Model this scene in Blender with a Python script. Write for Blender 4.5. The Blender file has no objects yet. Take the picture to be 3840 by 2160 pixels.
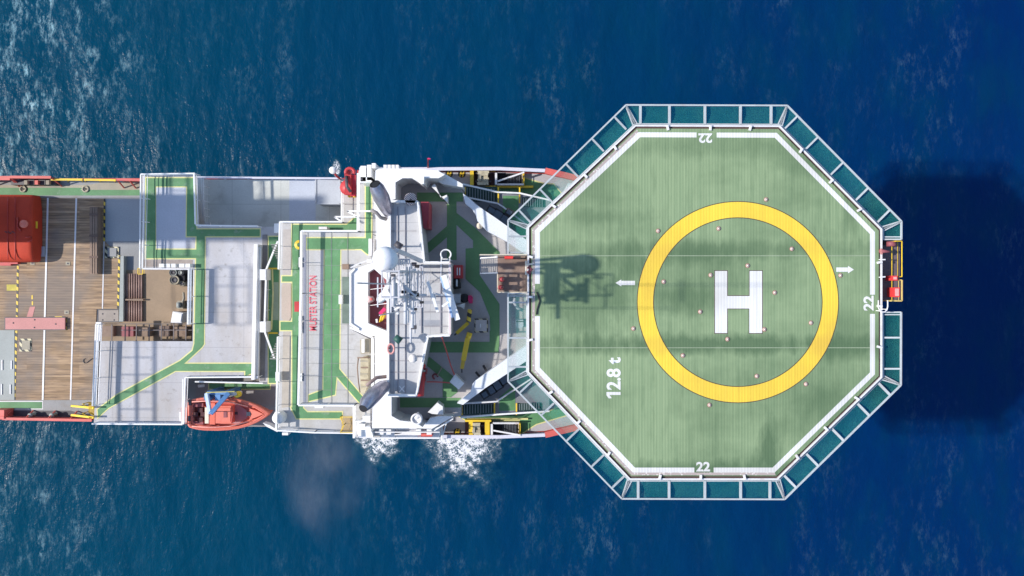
import bpy, math, random
from mathutils import Vector, Matrix
from mathutils.geometry import tessellate_polygon
random.seed(7)
S = bpy.context.scene
COL = S.collection
R = math.radians

# ---------------------------------------------------------------- camera, sky, sun, exposure
HC = 74.0            # the drone hovers 74 m above the sea
F = 2957.0           # focal length in pixels of the 3840 wide photograph
cam_d = bpy.data.cameras.new('camera')
cam = bpy.data.objects.new('camera', cam_d); COL.objects.link(cam)
cam.location = (0, 0, HC); cam.rotation_euler = (0, 0, 0)
cam_d.sensor_width = 36; cam_d.lens = 36 * F / 3840
cam_d.clip_start = 0.5; cam_d.clip_end = 6000
S.camera = cam
SUN_EL = R(39)
world = bpy.data.worlds.new('World'); S.world = world; world.use_nodes = True
wn = world.node_tree
bg = wn.nodes['Background']; bg.inputs['Strength'].default_value = 0.15
sky = wn.nodes.new('ShaderNodeTexSky'); sky.sky_type = 'NISHITA'; sky.sun_disc = False
sky.sun_elevation = SUN_EL; sky.sun_rotation = R(270); sky.altitude = 0
sky.air_density = 1.0; sky.dust_density = 0.6; sky.ozone_density = 2.0
wn.links.new(sky.outputs[0], bg.inputs[0])
sun_d = bpy.data.lights.new('sun', 'SUN'); sun_d.energy = 3.7; sun_d.angle = R(0.9); sun_d.color = (1.0, 0.95, 0.88)
sun = bpy.data.objects.new('sun', sun_d); COL.objects.link(sun)
sv = Vector((-math.cos(SUN_EL), 0.0, math.sin(SUN_EL)))
sun.location = (-60, 0, 90); sun.rotation_euler = sv.to_track_quat('Z', 'Y').to_euler()
S.view_settings.view_transform = 'Standard'; S.view_settings.look = 'None'
S.view_settings.exposure = 0.5; S.view_settings.gamma = 1.0
S.view_settings.use_curve_mapping = False
S.render.engine = 'CYCLES'
S.cycles.max_bounces = 8; S.cycles.transparent_max_bounces = 16
S.cycles.volume_step_rate = 2.0

# ---------------------------------------------------------------- helpers
def W(px, py, z):
    d = (HC - z) / F
    return Vector(((px - 1920) * d, (1080 - py) * d, z))

ORG = {}
def org(p): return ORG.get(p.name, Vector((0, 0, 0))) if p is not None else Vector((0, 0, 0))

def tag(o, label=None, cat=None, group=None, kind=None):
    if label: o['label'] = label
    if cat: o['category'] = cat
    if group: o['group'] = group
    if kind: o['kind'] = kind
    return o

def thing(name, label, cat, loc, group=None):
    o = bpy.data.objects.new(name, None); COL.objects.link(o)
    o.location = loc; o.empty_display_size = 0.3
    ORG[o.name] = Vector(loc)
    return tag(o, label, cat, group)

def offset_poly(pts, d):
    """mitred outward offset of a simple polygon (image coordinates)"""
    n = len(pts)
    area = sum(pts[i][0] * pts[(i + 1) % n][1] - pts[(i + 1) % n][0] * pts[i][1] for i in range(n))
    s = 1 if area > 0 else -1
    out = []
    for i in range(n):
        p0 = Vector(pts[i - 1][:2]); p1 = Vector(pts[i][:2]); p2 = Vector(pts[(i + 1) % n][:2])
        a = (p1 - p0).normalized(); b = (p2 - p1).normalized()
        na = Vector((a.y, -a.x)) * s; nb = Vector((b.y, -b.x)) * s
        k = na + nb
        den = 1 + na.dot(nb)
        if den < 0.25: den = 0.25
        q = p1 + k * (d / den)
        out.append((q.x, q.y))
    return out

def strip(pts, w):
    """a polyline of width w as a polygon"""
    L, Rr = [], []
    n = len(pts)
    for i in range(n):
        p = Vector(pts[i])
        a = (p - Vector(pts[i - 1])).normalized() if i > 0 else None
        b = (Vector(pts[i + 1]) - p).normalized() if i < n - 1 else None
        if a is None: a = b
        if b is None: b = a
        na = Vector((-a.y, a.x)); nb = Vector((-b.y, b.x))
        k = (na + nb) / max(0.3, 1 + na.dot(nb))
        L.append(tuple(p + k * w / 2)); Rr.append(tuple(p - k * w / 2))
    return L + Rr[::-1]

def ellipse(cx, cy, rx, ry=None, n=24, a0=0, a1=360):
    ry = ry or rx
    full = abs(a1 - a0) >= 360
    m = n if full else n + 1
    return [(cx + rx * math.cos(R(a0 + (a1 - a0) * i / n)), cy + ry * math.sin(R(a0 + (a1 - a0) * i / n))) for i in range(m)]

class MB:
    def __init__(s): s.v = []; s.f = []; s.mi = []; s.sm = []; s.cur = 0; s.smooth = False
    def face(s, idx): s.f.append(idx); s.mi.append(s.cur); s.sm.append(s.smooth)
    def add(s, vs):
        k = len(s.v); s.v += [tuple(x) for x in vs]; return k
    def m(s, i): s.cur = i; return s
    # --- pixel outlines at a height
    def prism(s, pts, z0, z1, holes=(), zpx=None, bottom=True, top=True):
        zp = z1 if zpx is None else zpx
        loops = [list(pts)] + [list(h) for h in holes]
        L3 = []
        for lp in loops:
            L3.append([W(p[0], p[1], zp) for p in lp])
        flat = [Vector((q.x, q.y, 0)) for l in L3 for q in l]
        tris = tessellate_polygon([[Vector((q.x, q.y, 0)) for q in l] for l in L3])
        kt = s.add([(q.x, q.y, z1) for q in flat])
        if top:
            for t in tris:
                a, b, c = (flat[i] for i in t)
                up = (b - a).cross(c - a).z > 0
                s.face([kt + i for i in (t if up else t[::-1])])
        if z0 is None: return s
        kb = s.add([(q.x, q.y, z0) for q in flat])
        if bottom:
            for t in tris:
                a, b, c = (flat[i] for i in t)
                up = (b - a).cross(c - a).z > 0
                s.face([kb + i for i in (t[::-1] if up else t)])
        o = 0
        for li, l in enumerate(L3):
            n = len(l)
            ar = sum(l[i].x * l[(i + 1) % n].y - l[(i + 1) % n].x * l[i].y for i in range(n))
            ccw = ar > 0
            if li > 0: ccw = not ccw
            for i in range(n):
                j = (i + 1) % n
                q = [kb + o + i, kb + o + j, kt + o + j, kt + o + i]
                s.face(q if ccw else q[::-1])
            o += n
        return s
    def sheet(s, pts, z, holes=()): return s.prism(pts, None, z, holes)
    def box(s, x0, y0, x1, y1, z0, z1, rot=0, zpx=None):
        pts = [(x0, y0), (x1, y0), (x1, y1), (x0, y1)]
        if rot:
            cx, cy = (x0 + x1) / 2, (y0 + y1) / 2; c, n = math.cos(R(rot)), math.sin(R(rot))
            pts = [(cx + (x - cx) * c - (y - cy) * n, cy + (x - cx) * n + (y - cy) * c) for x, y in pts]
        return s.prism(pts, z0, z1, zpx=zpx)
    # --- world space
    def bar(s, a, b, w, h=None):
        a = Vector(a); b = Vector(b); h = h or w
        d = (b - a)
        if d.length < 1e-6: return s
        d.normalize()
        up = Vector((0, 0, 1)) if abs(d.z) < 0.95 else Vector((1, 0, 0))
        r = d.cross(up).normalized() * (w / 2); u = r.cross(d).normalized() * (h / 2)
        k = s.add([a - r - u, a + r - u, a + r + u, a - r + u, b - r - u, b + r - u, b + r + u, b - r + u])
        for q in ((0, 3, 2, 1), (4, 5, 6, 7), (0, 1, 5, 4), (1, 2, 6, 5), (2, 3, 7, 6), (3, 0, 4, 7)):
            s.face([k + i for i in q])
        return s
    def pbar(s, a, b, w, h=None): return s.bar(W(*a), W(*b), w, h)
    def pipe(s, pts, r, n=8, cap=True):
        pts = [Vector(p) for p in pts]; m = len(pts)
        rs = r if isinstance(r, (list, tuple)) else [r] * m
        prev = None; rings = []
        for i, p in enumerate(pts):
            d = (pts[min(i + 1, m - 1)] - pts[max(i - 1, 0)]).normalized()
            if prev is None:
                up = Vector((0, 0, 1)) if abs(d.z) < 0.9 else Vector((1, 0, 0))
                x = d.cross(up).normalized()
            else: x = (prev - d * prev.dot(d)).normalized()
            prev = x; y = d.cross(x)
            rings.append(s.add([p + (x * math.cos(t) + y * math.sin(t)) * rs[i] for t in (2 * math.pi * j / n for j in range(n))]))
        old = s.smooth; s.smooth = n > 5
        for a, b in zip(rings, rings[1:]):
            for j in range(n):
                k = (j + 1) % n
                s.face([a + j, a + k, b + k, b + j])
        s.smooth = old
        if cap:
            s.face([rings[0] + j for j in range(n)][::-1]); s.face([rings[-1] + j for j in range(n)])
        return s
    def ppipe(s, pts, r, n=8, cap=True): return s.pipe([W(*p) for p in pts], r, n, cap)
    def lathe(s, c, prof, n=20, cap=True):
        c = Vector(c); rings = []
        for r, z in prof:
            rings.append(s.add([c + Vector((r * math.cos(2 * math.pi * j / n), r * math.sin(2 * math.pi * j / n), z)) for j in range(n)]))
        old = s.smooth; s.smooth = True
        for a, b in zip(rings, rings[1:]):
            for j in range(n):
                k = (j + 1) % n
                s.face([a + j, a + k, b + k, b + j])
        s.smooth = old
        if cap:
            s.face([rings[-1] + j for j in range(n)]); s.face([rings[0] + j for j in range(n)][::-1])
        return s
    def ball(s, c, r, n=24, m=14, sz=1.0):
        return s.lathe(c, [(max(0.003, r * math.cos(-math.pi / 2 + math.pi * i / m)), r * sz * math.sin(-math.pi / 2 + math.pi * i / m)) for i in range(m + 1)], n)
    def rail(s, pts, z, h=1.1, r=0.06, bars=(1.0, 0.5), step=1.9, posts=True, zpx=None):
        """a guard rail along a pixel polyline standing on height z"""
        P = [W(p[0], p[1], z + h * 0.75 if zpx is None else zpx) for p in pts]
        for q in P: q.z = z
        for a, b in zip(P, P[1:]):
            for k, t in enumerate(bars):
                s.bar(a + Vector((0, 0, h * t)), b + Vector((0, 0, h * t)), r if k == 0 else min(0.045, r * 0.5))
            if posts:
                n = max(1, round((b - a).length / step))
                for i in range(n + 1):
                    q = a.lerp(b, i / n)
                    s.bar(q, q + Vector((0, 0, h - r / 2)), min(0.05, r * 0.8))
        return s
    def out(s, name, mats, parent=None):
        me = bpy.data.meshes.new(name)
        o3 = org(parent)
        me.from_pydata([(x - o3.x, y - o3.y, z - o3.z) for x, y, z in s.v], [], s.f)
        if not isinstance(mats, (list, tuple)): mats = [mats]
        for mm in mats: me.materials.append(mm)
        me.polygons.foreach_set('material_index', s.mi)
        me.polygons.foreach_set('use_smooth', s.sm)
        me.update()
        o = bpy.data.objects.new(name, me); COL.objects.link(o)
        if parent is not None: o.parent = parent
        ORG[o.name] = o3
        return o

# ---------------------------------------------------------------- materials
def nd(nt, t, **kw):
    n = nt.nodes.new(t)
    for k, v in kw.items(): setattr(n, k, v)
    return n

def mixcol(nt, fac, a, b, blend='MIX'):
    n = nd(nt, 'ShaderNodeMix', data_type='RGBA', blend_type=blend)
    for sock, val in ((n.inputs[0], fac), (n.inputs[6], a), (n.inputs[7], b)):
        if isinstance(val, (int, float)): sock.default_value = val
        elif isinstance(val, tuple): sock.default_value = (*val[:3], 1)
        else: nt.links.new(val, sock)
    return n.outputs[2]

def ramp(nt, src, a, b, lo=0.0, hi=1.0):
    n = nd(nt, 'ShaderNodeMapRange'); n.clamp = True
    nt.links.new(src, n.inputs[0])
    for i, v in enumerate((a, b, lo, hi)): n.inputs[i + 1].default_value = v
    return n.outputs[0]

def noise(nt, co, scale, detail=4, rough=0.55, stretch=None, off=(0, 0, 0)):
    mp = nd(nt, 'ShaderNodeMapping'); nt.links.new(co, mp.inputs[0])
    mp.inputs['Scale'].default_value = stretch or (1, 1, 1); mp.inputs['Location'].default_value = off
    n = nd(nt, 'ShaderNodeTexNoise'); n.inputs['Scale'].default_value = scale
    n.inputs['Detail'].default_value = detail; n.inputs['Roughness'].default_value = rough
    nt.links.new(mp.outputs[0], n.inputs['Vector'])
    return n.outputs['Fac']

def base(name):
    m = bpy.data.materials.new(name); m.use_nodes = True
    nt = m.node_tree; b = nt.nodes['Principled BSDF']
    co = nd(nt, 'ShaderNodeTexCoord').outputs['Object']
    return m, nt, b, co

def mat(name, col, rough=0.6, var=0.12, scale=0.8, metal=0.0, stain=None, stain_amt=0.5, stain_scale=0.35, fine=0.08, streak=None, spec=0.4, cut=(0.55, 0.75), seams=None):
    m, nt, b, co = base(name)
    a = noise(nt, co, scale, 5)
    lo = tuple(c * (1 - var) for c in col); hi = tuple(min(1, c * (1 + var)) for c in col)
    c = mixcol(nt, ramp(nt, a, 0.3, 0.7), lo, hi)
    if fine:
        f = noise(nt, co, 9.0, 3)
        c = mixcol(nt, ramp(nt, f, 0.35, 0.65, 0, 1), c, tuple(x * (1 - 2.2 * fine) for x in col)) if fine > 0.2 else mixcol(nt, ramp(nt, f, 0.4, 0.7, 0, fine * 3), c, tuple(x * 0.6 for x in col))
    if stain:
        g = noise(nt, co, stain_scale, 6, 0.65, off=(3.1, 7.7, 1.3))
        c = mixcol(nt, ramp(nt, g, cut[0], cut[1], 0, stain_amt), c, stain)
    if streak:
        g = noise(nt, co, 1.0, 4, 0.6, stretch=streak[1])
        c = mixcol(nt, ramp(nt, g, 0.42, 0.68, 0, streak[2]), c, streak[0])
    if seams:
        sp = nd(nt, 'ShaderNodeSeparateXYZ'); nt.links.new(co, sp.inputs[0])
        for ax, per in ((0, seams[0]), (1, seams[1])):
            ad = nd(nt, 'ShaderNodeMath', operation='MULTIPLY_ADD'); nt.links.new(sp.outputs[ax], ad.inputs[0]); ad.inputs[1].default_value = 1 / per; ad.inputs[2].default_value = 0.37
            fr = nd(nt, 'ShaderNodeMath', operation='FRACT'); nt.links.new(ad.outputs[0], fr.inputs[0])
            lt = nd(nt, 'ShaderNodeMath', operation='LESS_THAN'); nt.links.new(fr.outputs[0], lt.inputs[0]); lt.inputs[1].default_value = 0.05 / per
            ml = nd(nt, 'ShaderNodeMath', operation='MULTIPLY'); nt.links.new(lt.outputs[0], ml.inputs[0]); ml.inputs[1].default_value = 0.5
            c = mixcol(nt, ml.outputs[0], c, tuple(x * 0.55 for x in col))
    nt.links.new(c, b.inputs['Base Color'])
    b.inputs['Roughness'].default_value = rough; b.inputs['Metallic'].default_value = metal
    b.inputs['Specular IOR Level'].default_value = spec
    return m

GREY = mat('grey_deck_paint', (0.445, 0.435, 0.45), 0.65, 0.09, 0.4, stain=(0.20, 0.19, 0.17), stain_amt=0.6, stain_scale=2.4, cut=(0.58, 0.70), streak=((0.33, 0.28, 0.23), (0.5, 0.16, 1), 0.5), seams=(3.6, 2.9))
GREYC = mat('muster_deck_paint', (0.465, 0.455, 0.45), 0.65, 0.08, 0.5, stain=(0.30, 0.27, 0.24), stain_amt=0.5, stain_scale=1.4, streak=((0.36, 0.33, 0.26), (0.6, 0.2, 1), 0.45))
GREYD = mat('cargo_steel', (0.27, 0.27, 0.27), 0.65, 0.14, 0.3, stain=(0.20, 0.15, 0.11), stain_amt=0.6, stain_scale=0.4)
PALEG = mat('worn_plate', (0.33, 0.35, 0.33), 0.65, 0.12, 0.4, stain=(0.2, 0.2, 0.18), stain_amt=0.5)
GREYF = mat('foredeck_paint', (0.42, 0.395, 0.385), 0.65, 0.07, 0.5, stain=(0.26, 0.23, 0.22), stain_amt=0.4, stain_scale=0.6)
GREYM = mat('monkey_island_paint', (0.48, 0.475, 0.475), 0.6, 0.08, 0.4, seams=(2.6, 2.1), stain=(0.34, 0.33, 0.34), stain_amt=0.5, stain_scale=0.7)
GREEN = mat('walkway_green', (0.10, 0.245, 0.105), 0.6, 0.18, 0.8, stain=(0.26, 0.32, 0.26), stain_amt=0.6, stain_scale=1.3, cut=(0.58, 0.72))
GREENF = mat('foredeck_green', (0.125, 0.26, 0.11), 0.6, 0.12, 0.5, stain=(0.09, 0.2, 0.09), stain_amt=0.4)
PYEL = mat('pale_yellow_line', (0.66, 0.62, 0.27), 0.6, 0.1, 1.0, stain=(0.5, 0.45, 0.3), stain_amt=0.7, stain_scale=1.5)
YEL = mat('yellow_paint', (0.78, 0.52, 0.035), 0.45, 0.12, 1.0, stain=(0.35, 0.2, 0.04), stain_amt=0.4, stain_scale=2.0)
BLK = mat('black_rubber', (0.018, 0.017, 0.02), 0.6, 0.2)
DARK = mat('dark_void', (0.022, 0.02, 0.026), 0.8, 0.2)
CHAR = mat('charcoal_steel', (0.07, 0.065, 0.075), 0.5, 0.2)
WHITE = mat('white_gloss_paint', (0.80, 0.79, 0.78), 0.35, 0.02, 0.6, stain=(0.66, 0.62, 0.57), stain_amt=0.35, stain_scale=0.8)
WHITER = mat('weathered_white_steel', (0.72, 0.70, 0.70), 0.45, 0.05, 1.0, stain=(0.5, 0.36, 0.3), stain_amt=0.6, stain_scale=1.1)
RED = mat('red_paint', (0.50, 0.045, 0.05), 0.45, 0.15, 0.8, stain=(0.28, 0.05, 0.05), stain_amt=0.5, stain_scale=1.2)
REDB = mat('bulwark_red', (0.62, 0.12, 0.10), 0.5, 0.15, 0.8, stain=(0.4, 0.12, 0.1), stain_amt=0.5, stain_scale=1.2)
HULLR = mat('hull_red', (0.42, 0.04, 0.03), 0.5, 0.1, 0.5)
CORAL = mat('coral_gelcoat', (0.72, 0.19, 0.13), 0.4, 0.06, 1.2, stain=(0.55, 0.1, 0.07), stain_amt=0.5, stain_scale=1.3)
CORALD = mat('cockpit_red', (0.42, 0.09, 0.07), 0.5, 0.2, 2.0, stain=(0.2, 0.04, 0.04), stain_amt=0.6, stain_scale=2.5)
ORANGE = mat('orange_gelcoat', (0.48, 0.042, 0.014), 0.75, 0.12, 0.7, stain=(0.36, 0.03, 0.015), stain_amt=0.6, stain_scale=0.9)
PINKR = mat('faded_red_plate', (0.52, 0.22, 0.20), 0.6, 0.08, 0.6, stain=(0.35, 0.15, 0.13), stain_amt=0.5, stain_scale=0.8)
MAROON = mat('maroon_deck', (0.27, 0.075, 0.085), 0.6, 0.12, 0.8, stain=(0.2, 0.05, 0.06), stain_amt=0.5)
BROWN = mat('weathered_beam', (0.24, 0.165, 0.12), 0.7, 0.2, 1.0, stain=(0.12, 0.07, 0.05), stain_amt=0.6, stain_scale=0.9)
TAN = mat('tan_deck', (0.36, 0.32, 0.24), 0.7, 0.14, 0.6, stain=(0.22, 0.2, 0.2), stain_amt=0.7)
BLUE = mat('blue_crane_paint', (0.10, 0.23, 0.45), 0.45, 0.2, 1.5, stain=(0.08, 0.12, 0.2), stain_amt=0.5, stain_scale=2.5)
PBLUE = mat('pale_blue_paint', (0.50, 0.60, 0.78), 0.4, 0.06, 0.8)
METAL = mat('heat_stained_steel', (0.42, 0.40, 0.46), 0.30, 0.15, 1.2, metal=0.75, stain=(0.16, 0.14, 0.16), stain_amt=0.7, stain_scale=0.8)
BEIGE = mat('beige_tarpaulin', (0.46, 0.40, 0.28), 0.8, 0.25, 2.0, stain=(0.14, 0.11, 0.08), stain_amt=0.8, stain_scale=2.4)
BOXC = mat('pale_container_paint', (0.45, 0.47, 0.50), 0.5, 0.05, 0.5, stain=(0.36, 0.37, 0.39), stain_amt=0.5)
GLASS = mat('dark_window', (0.05, 0.065, 0.085), 0.15, 0.1, spec=0.8)
PINK = mat('magenta_cover', (0.62, 0.03, 0.14), 0.6, 0.12, 2.0)
REDT = mat('lettering_red', (0.66, 0.10, 0.14), 0.6, 0.08, 3.0, stain=(0.5, 0.35, 0.36), stain_amt=0.6, stain_scale=3.0)
PLATW = mat('brown_grip_deck', (0.23, 0.16, 0.125), 0.75, 0.2, 1.0, stain=(0.36, 0.3, 0.26), stain_amt=0.6, stain_scale=1.1)
MASTM = mat('mast_grey_paint', (0.60, 0.59, 0.61), 0.4, 0.1, 1.2)

def wood_mat():
    m, nt, b, co = base('deck_planking')
    sep = nd(nt, 'ShaderNodeSeparateXYZ'); nt.links.new(co, sep.inputs[0])
    mul = nd(nt, 'ShaderNodeMath', operation='MULTIPLY'); nt.links.new(sep.outputs[1], mul.inputs[0]); mul.inputs[1].default_value = 4.6
    fl = nd(nt, 'ShaderNodeMath', operation='FLOOR'); nt.links.new(mul.outputs[0], fl.inputs[0])
    wx = nd(nt, 'ShaderNodeMath', operation='MULTIPLY'); nt.links.new(sep.outputs[0], wx.inputs[0]); wx.inputs[1].default_value = 0.22
    fx = nd(nt, 'ShaderNodeMath', operation='FLOOR'); nt.links.new(wx.outputs[0], fx.inputs[0])
    cmb = nd(nt, 'ShaderNodeCombineXYZ'); nt.links.new(fl.outputs[0], cmb.inputs[0]); nt.links.new(fx.outputs[0], cmb.inputs[1])
    wnz = nd(nt, 'ShaderNodeTexWhiteNoise', noise_dimensions='2D'); nt.links.new(cmb.outputs[0], wnz.inputs[0])
    c = mixcol(nt, wnz.outputs[0], (0.27, 0.175, 0.095), (0.42, 0.285, 0.17))
    g = noise(nt, co, 1.0, 5, 0.6, stretch=(0.5, 5.0, 1))
    c = mixcol(nt, ramp(nt, g, 0.45, 0.70, 0, 0.85), c, (0.13, 0.085, 0.06))
    g = noise(nt, co, 1.0, 5, 0.6, stretch=(0.35, 3.0, 1), off=(9, 4, 0))
    c = mixcol(nt, ramp(nt, g, 0.52, 0.75, 0, 0.8), c, (0.54, 0.36, 0.22))
    g = noise(nt, co, 0.22, 3, off=(5, 1, 2))
    c = mixcol(nt, ramp(nt, g, 0.45, 0.60, 0, 0.75), c, (0.20, 0.165, 0.14))
    fr = nd(nt, 'ShaderNodeMath', operation='FRACT'); nt.links.new(mul.outputs[0], fr.inputs[0])
    gap = nd(nt, 'ShaderNodeMath', operation='LESS_THAN'); nt.links.new(fr.outputs[0], gap.inputs[0]); gap.inputs[1].default_value = 0.10
    gm = nd(nt, 'ShaderNodeMath', operation='MULTIPLY'); nt.links.new(gap.outputs[0], gm.inputs[0]); gm.inputs[1].default_value = 0.6
    c = mixcol(nt, gm.outputs[0], c, (0.07, 0.05, 0.04))
    nt.links.new(c, b.inputs['Base Color']); b.inputs['Roughness'].default_value = 0.8
    return m
WOOD = wood_mat()

def blot(nt, co, cx, cy, sx, sy, wob, lo=0.35, hi=1.1):
    """mask of one soft-edged irregular stain or painted shadow patch on the deck (deck coordinates in metres)"""
    mp = nd(nt, 'ShaderNodeMapping', vector_type='TEXTURE'); nt.links.new(co, mp.inputs[0])
    mp.inputs['Location'].default_value = (cx, cy, 0); mp.inputs['Scale'].default_value = (sx, sy, 1000)
    ln = nd(nt, 'ShaderNodeVectorMath', operation='LENGTH'); nt.links.new(mp.outputs[0], ln.inputs[0])
    ad = nd(nt, 'ShaderNodeMath', operation='ADD'); nt.links.new(ln.outputs['Value'], ad.inputs[0]); nt.links.new(wob, ad.inputs[1])
    return ramp(nt, ad.outputs[0], lo, hi, 1.0, 0.0)

def heli_mat(name, c0, c1, dark, tint_amt):
    """ribbed aluminium planks, the ribs running across the ship"""
    m, nt, b, co = base(name)
    g = noise(nt, co, 1.0, 3, 0.6, stretch=(7.0, 0.10, 1))
    c = mixcol(nt, ramp(nt, g, 0.3, 0.7), c0, c1)
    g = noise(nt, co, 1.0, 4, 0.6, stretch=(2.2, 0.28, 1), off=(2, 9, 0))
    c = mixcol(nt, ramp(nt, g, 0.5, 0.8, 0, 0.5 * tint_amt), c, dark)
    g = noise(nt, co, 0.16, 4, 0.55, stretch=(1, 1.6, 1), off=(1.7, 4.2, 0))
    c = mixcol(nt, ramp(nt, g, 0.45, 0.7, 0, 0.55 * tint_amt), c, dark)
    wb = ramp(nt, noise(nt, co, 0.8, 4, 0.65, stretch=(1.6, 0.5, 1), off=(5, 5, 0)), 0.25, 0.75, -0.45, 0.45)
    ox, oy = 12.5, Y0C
    for (x, y, sx, sy, am) in ((16.6, -10.7, 0.75, 2.4, 0.65), (12.5, -3.65, 14, 0.75, 0.55), (12.5, 2.5, 14, 0.7, 0.35), (5.2, -0.6, 3.6, 3.0, 0.40), (7.6, 1.9, 1.6, 1.3, 0.35), (12.0, 2.1, 3.4, 0.9, 0.4), (11.0, -0.6, 2.6, 1.3, 0.4), (19.5, 8.0, 2.6, 0.7, 0.3), (21.8, 5.2, 0.7, 2.4, 0.3), (12.5, -11.9, 9, 0.9, 0.5),  # stains, plus mast shadow patches put into the colour aft of the H
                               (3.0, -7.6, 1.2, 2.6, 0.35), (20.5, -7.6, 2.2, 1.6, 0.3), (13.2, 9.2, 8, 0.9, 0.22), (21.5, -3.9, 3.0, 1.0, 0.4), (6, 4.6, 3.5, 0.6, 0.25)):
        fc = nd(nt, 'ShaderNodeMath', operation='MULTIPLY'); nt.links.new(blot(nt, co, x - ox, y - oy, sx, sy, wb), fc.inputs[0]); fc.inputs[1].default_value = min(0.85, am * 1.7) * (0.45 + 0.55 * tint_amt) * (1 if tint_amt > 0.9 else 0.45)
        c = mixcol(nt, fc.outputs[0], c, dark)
    sep = nd(nt, 'ShaderNodeSeparateXYZ'); nt.links.new(co, sep.inputs[0])
    mul = nd(nt, 'ShaderNodeMath', operation='MULTIPLY'); nt.links.new(sep.outputs[0], mul.inputs[0]); mul.inputs[1].default_value = 2 * math.pi / 0.19
    sn = nd(nt, 'ShaderNodeMath', operation='SINE'); nt.links.new(mul.outputs[0], sn.inputs[0])
    c = mixcol(nt, ramp(nt, sn.outputs[0], 0.3, 1.0, 0, 0.10), c, tuple(x * 0.45 for x in c0))
    nt.links.new(c, b.inputs['Base Color'])
    b.inputs['Roughness'].default_value = 0.55
    bp = nd(nt, 'ShaderNodeBump'); bp.inputs['Strength'].default_value = 0.12; bp.inputs['Distance'].default_value = 0.02
    nt.links.new(sn.outputs[0], bp.inputs['Height']); nt.links.new(bp.outputs[0], b.inputs['Normal'])
    return m
Y0C = -0.95
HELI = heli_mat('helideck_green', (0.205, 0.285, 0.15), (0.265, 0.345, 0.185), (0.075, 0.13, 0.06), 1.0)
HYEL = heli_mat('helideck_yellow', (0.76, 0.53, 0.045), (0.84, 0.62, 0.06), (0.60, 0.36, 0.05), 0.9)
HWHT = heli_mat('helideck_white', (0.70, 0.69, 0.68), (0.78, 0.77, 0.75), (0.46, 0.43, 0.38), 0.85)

def rim_mat():
    m, nt, b, co = base('speckled_rim_paint')
    v = nd(nt, 'ShaderNodeTexVoronoi'); v.inputs['Scale'].default_value = 5.5; nt.links.new(co, v.inputs[0])
    c = mixcol(nt, ramp(nt, v.outputs['Distance'], 0.12, 0.4, 0, 1), (0.72, 0.66, 0.62), (0.40, 0.33, 0.30))
    nt.links.new(c, b.inputs['Base Color']); b.inputs['Roughness'].default_value = 0.6
    return m
RIM = rim_mat()

def net_mat():
    m, nt, b, co = base('green_netting')
    nt.nodes.remove(b)
    d = nd(nt, 'ShaderNodeBsdfDiffuse')
    g = noise(nt, co, 0.9, 3)
    nt.links.new(mixcol(nt, ramp(nt, g, 0.3, 0.7), (0.035, 0.31, 0.27), (0.07, 0.39, 0.32)), d.inputs[0])
    tl = nd(nt, 'ShaderNodeBsdfTranslucent'); tl.inputs[0].default_value = (0.03, 0.20, 0.16, 1)
    ad = nd(nt, 'ShaderNodeMixShader'); ad.inputs[0].default_value = 0.3
    nt.links.new(d.outputs[0], ad.inputs[1]); nt.links.new(tl.outputs[0], ad.inputs[2])
    t = nd(nt, 'ShaderNodeBsdfTransparent')
    mx = nd(nt, 'ShaderNodeMixShader')
    # woven cords about 4 cm apart: half open
    mp = nd(nt, 'ShaderNodeMapping'); mp.inputs['Scale'].default_value = (9, 9, 9); nt.links.new(co, mp.inputs[0])
    n2 = nd(nt, 'ShaderNodeTexNoise'); n2.inputs['Scale'].default_value = 1.6; nt.links.new(mp.outputs[0], n2.inputs[0])
    nt.links.new(ramp(nt, n2.outputs[0], 0.35, 0.65, 0.20, 0.38), mx.inputs[0])
    nt.links.new(t.outputs[0], mx.inputs[1]); nt.links.new(ad.outputs[0], mx.inputs[2])
    nt.links.new(mx.outputs[0], nt.nodes['Material Output'].inputs[0])
    return m
NET = net_mat()

def stripe_mat(name, ca, cb, period, vec):
    m, nt, b, co = base(name)
    dt = nd(nt, 'ShaderNodeVectorMath', operation='DOT_PRODUCT'); nt.links.new(co, dt.inputs[0]); dt.inputs[1].default_value = vec
    mu = nd(nt, 'ShaderNodeMath', operation='MULTIPLY'); nt.links.new(dt.outputs['Value'], mu.inputs[0]); mu.inputs[1].default_value = 1 / period
    fr = nd(nt, 'ShaderNodeMath', operation='FRACT'); nt.links.new(mu.outputs[0], fr.inputs[0])
    lt = nd(nt, 'ShaderNodeMath', operation='LESS_THAN'); nt.links.new(fr.outputs[0], lt.inputs[0]); lt.inputs[1].default_value = 0.5
    nt.links.new(mixcol(nt, lt.outputs[0], ca, cb), b.inputs['Base Color']); b.inputs['Roughness'].default_value = 0.55
    return m
HAZ = stripe_mat('black_yellow_stripes', (0.72, 0.50, 0.05), (0.03, 0.03, 0.03), 0.55, (0.45, 0.89, 0))
HAZW = stripe_mat('black_cream_stripes', (0.62, 0.55, 0.35), (0.03, 0.03, 0.03), 0.42, (0.71, 0.71, 0))

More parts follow.
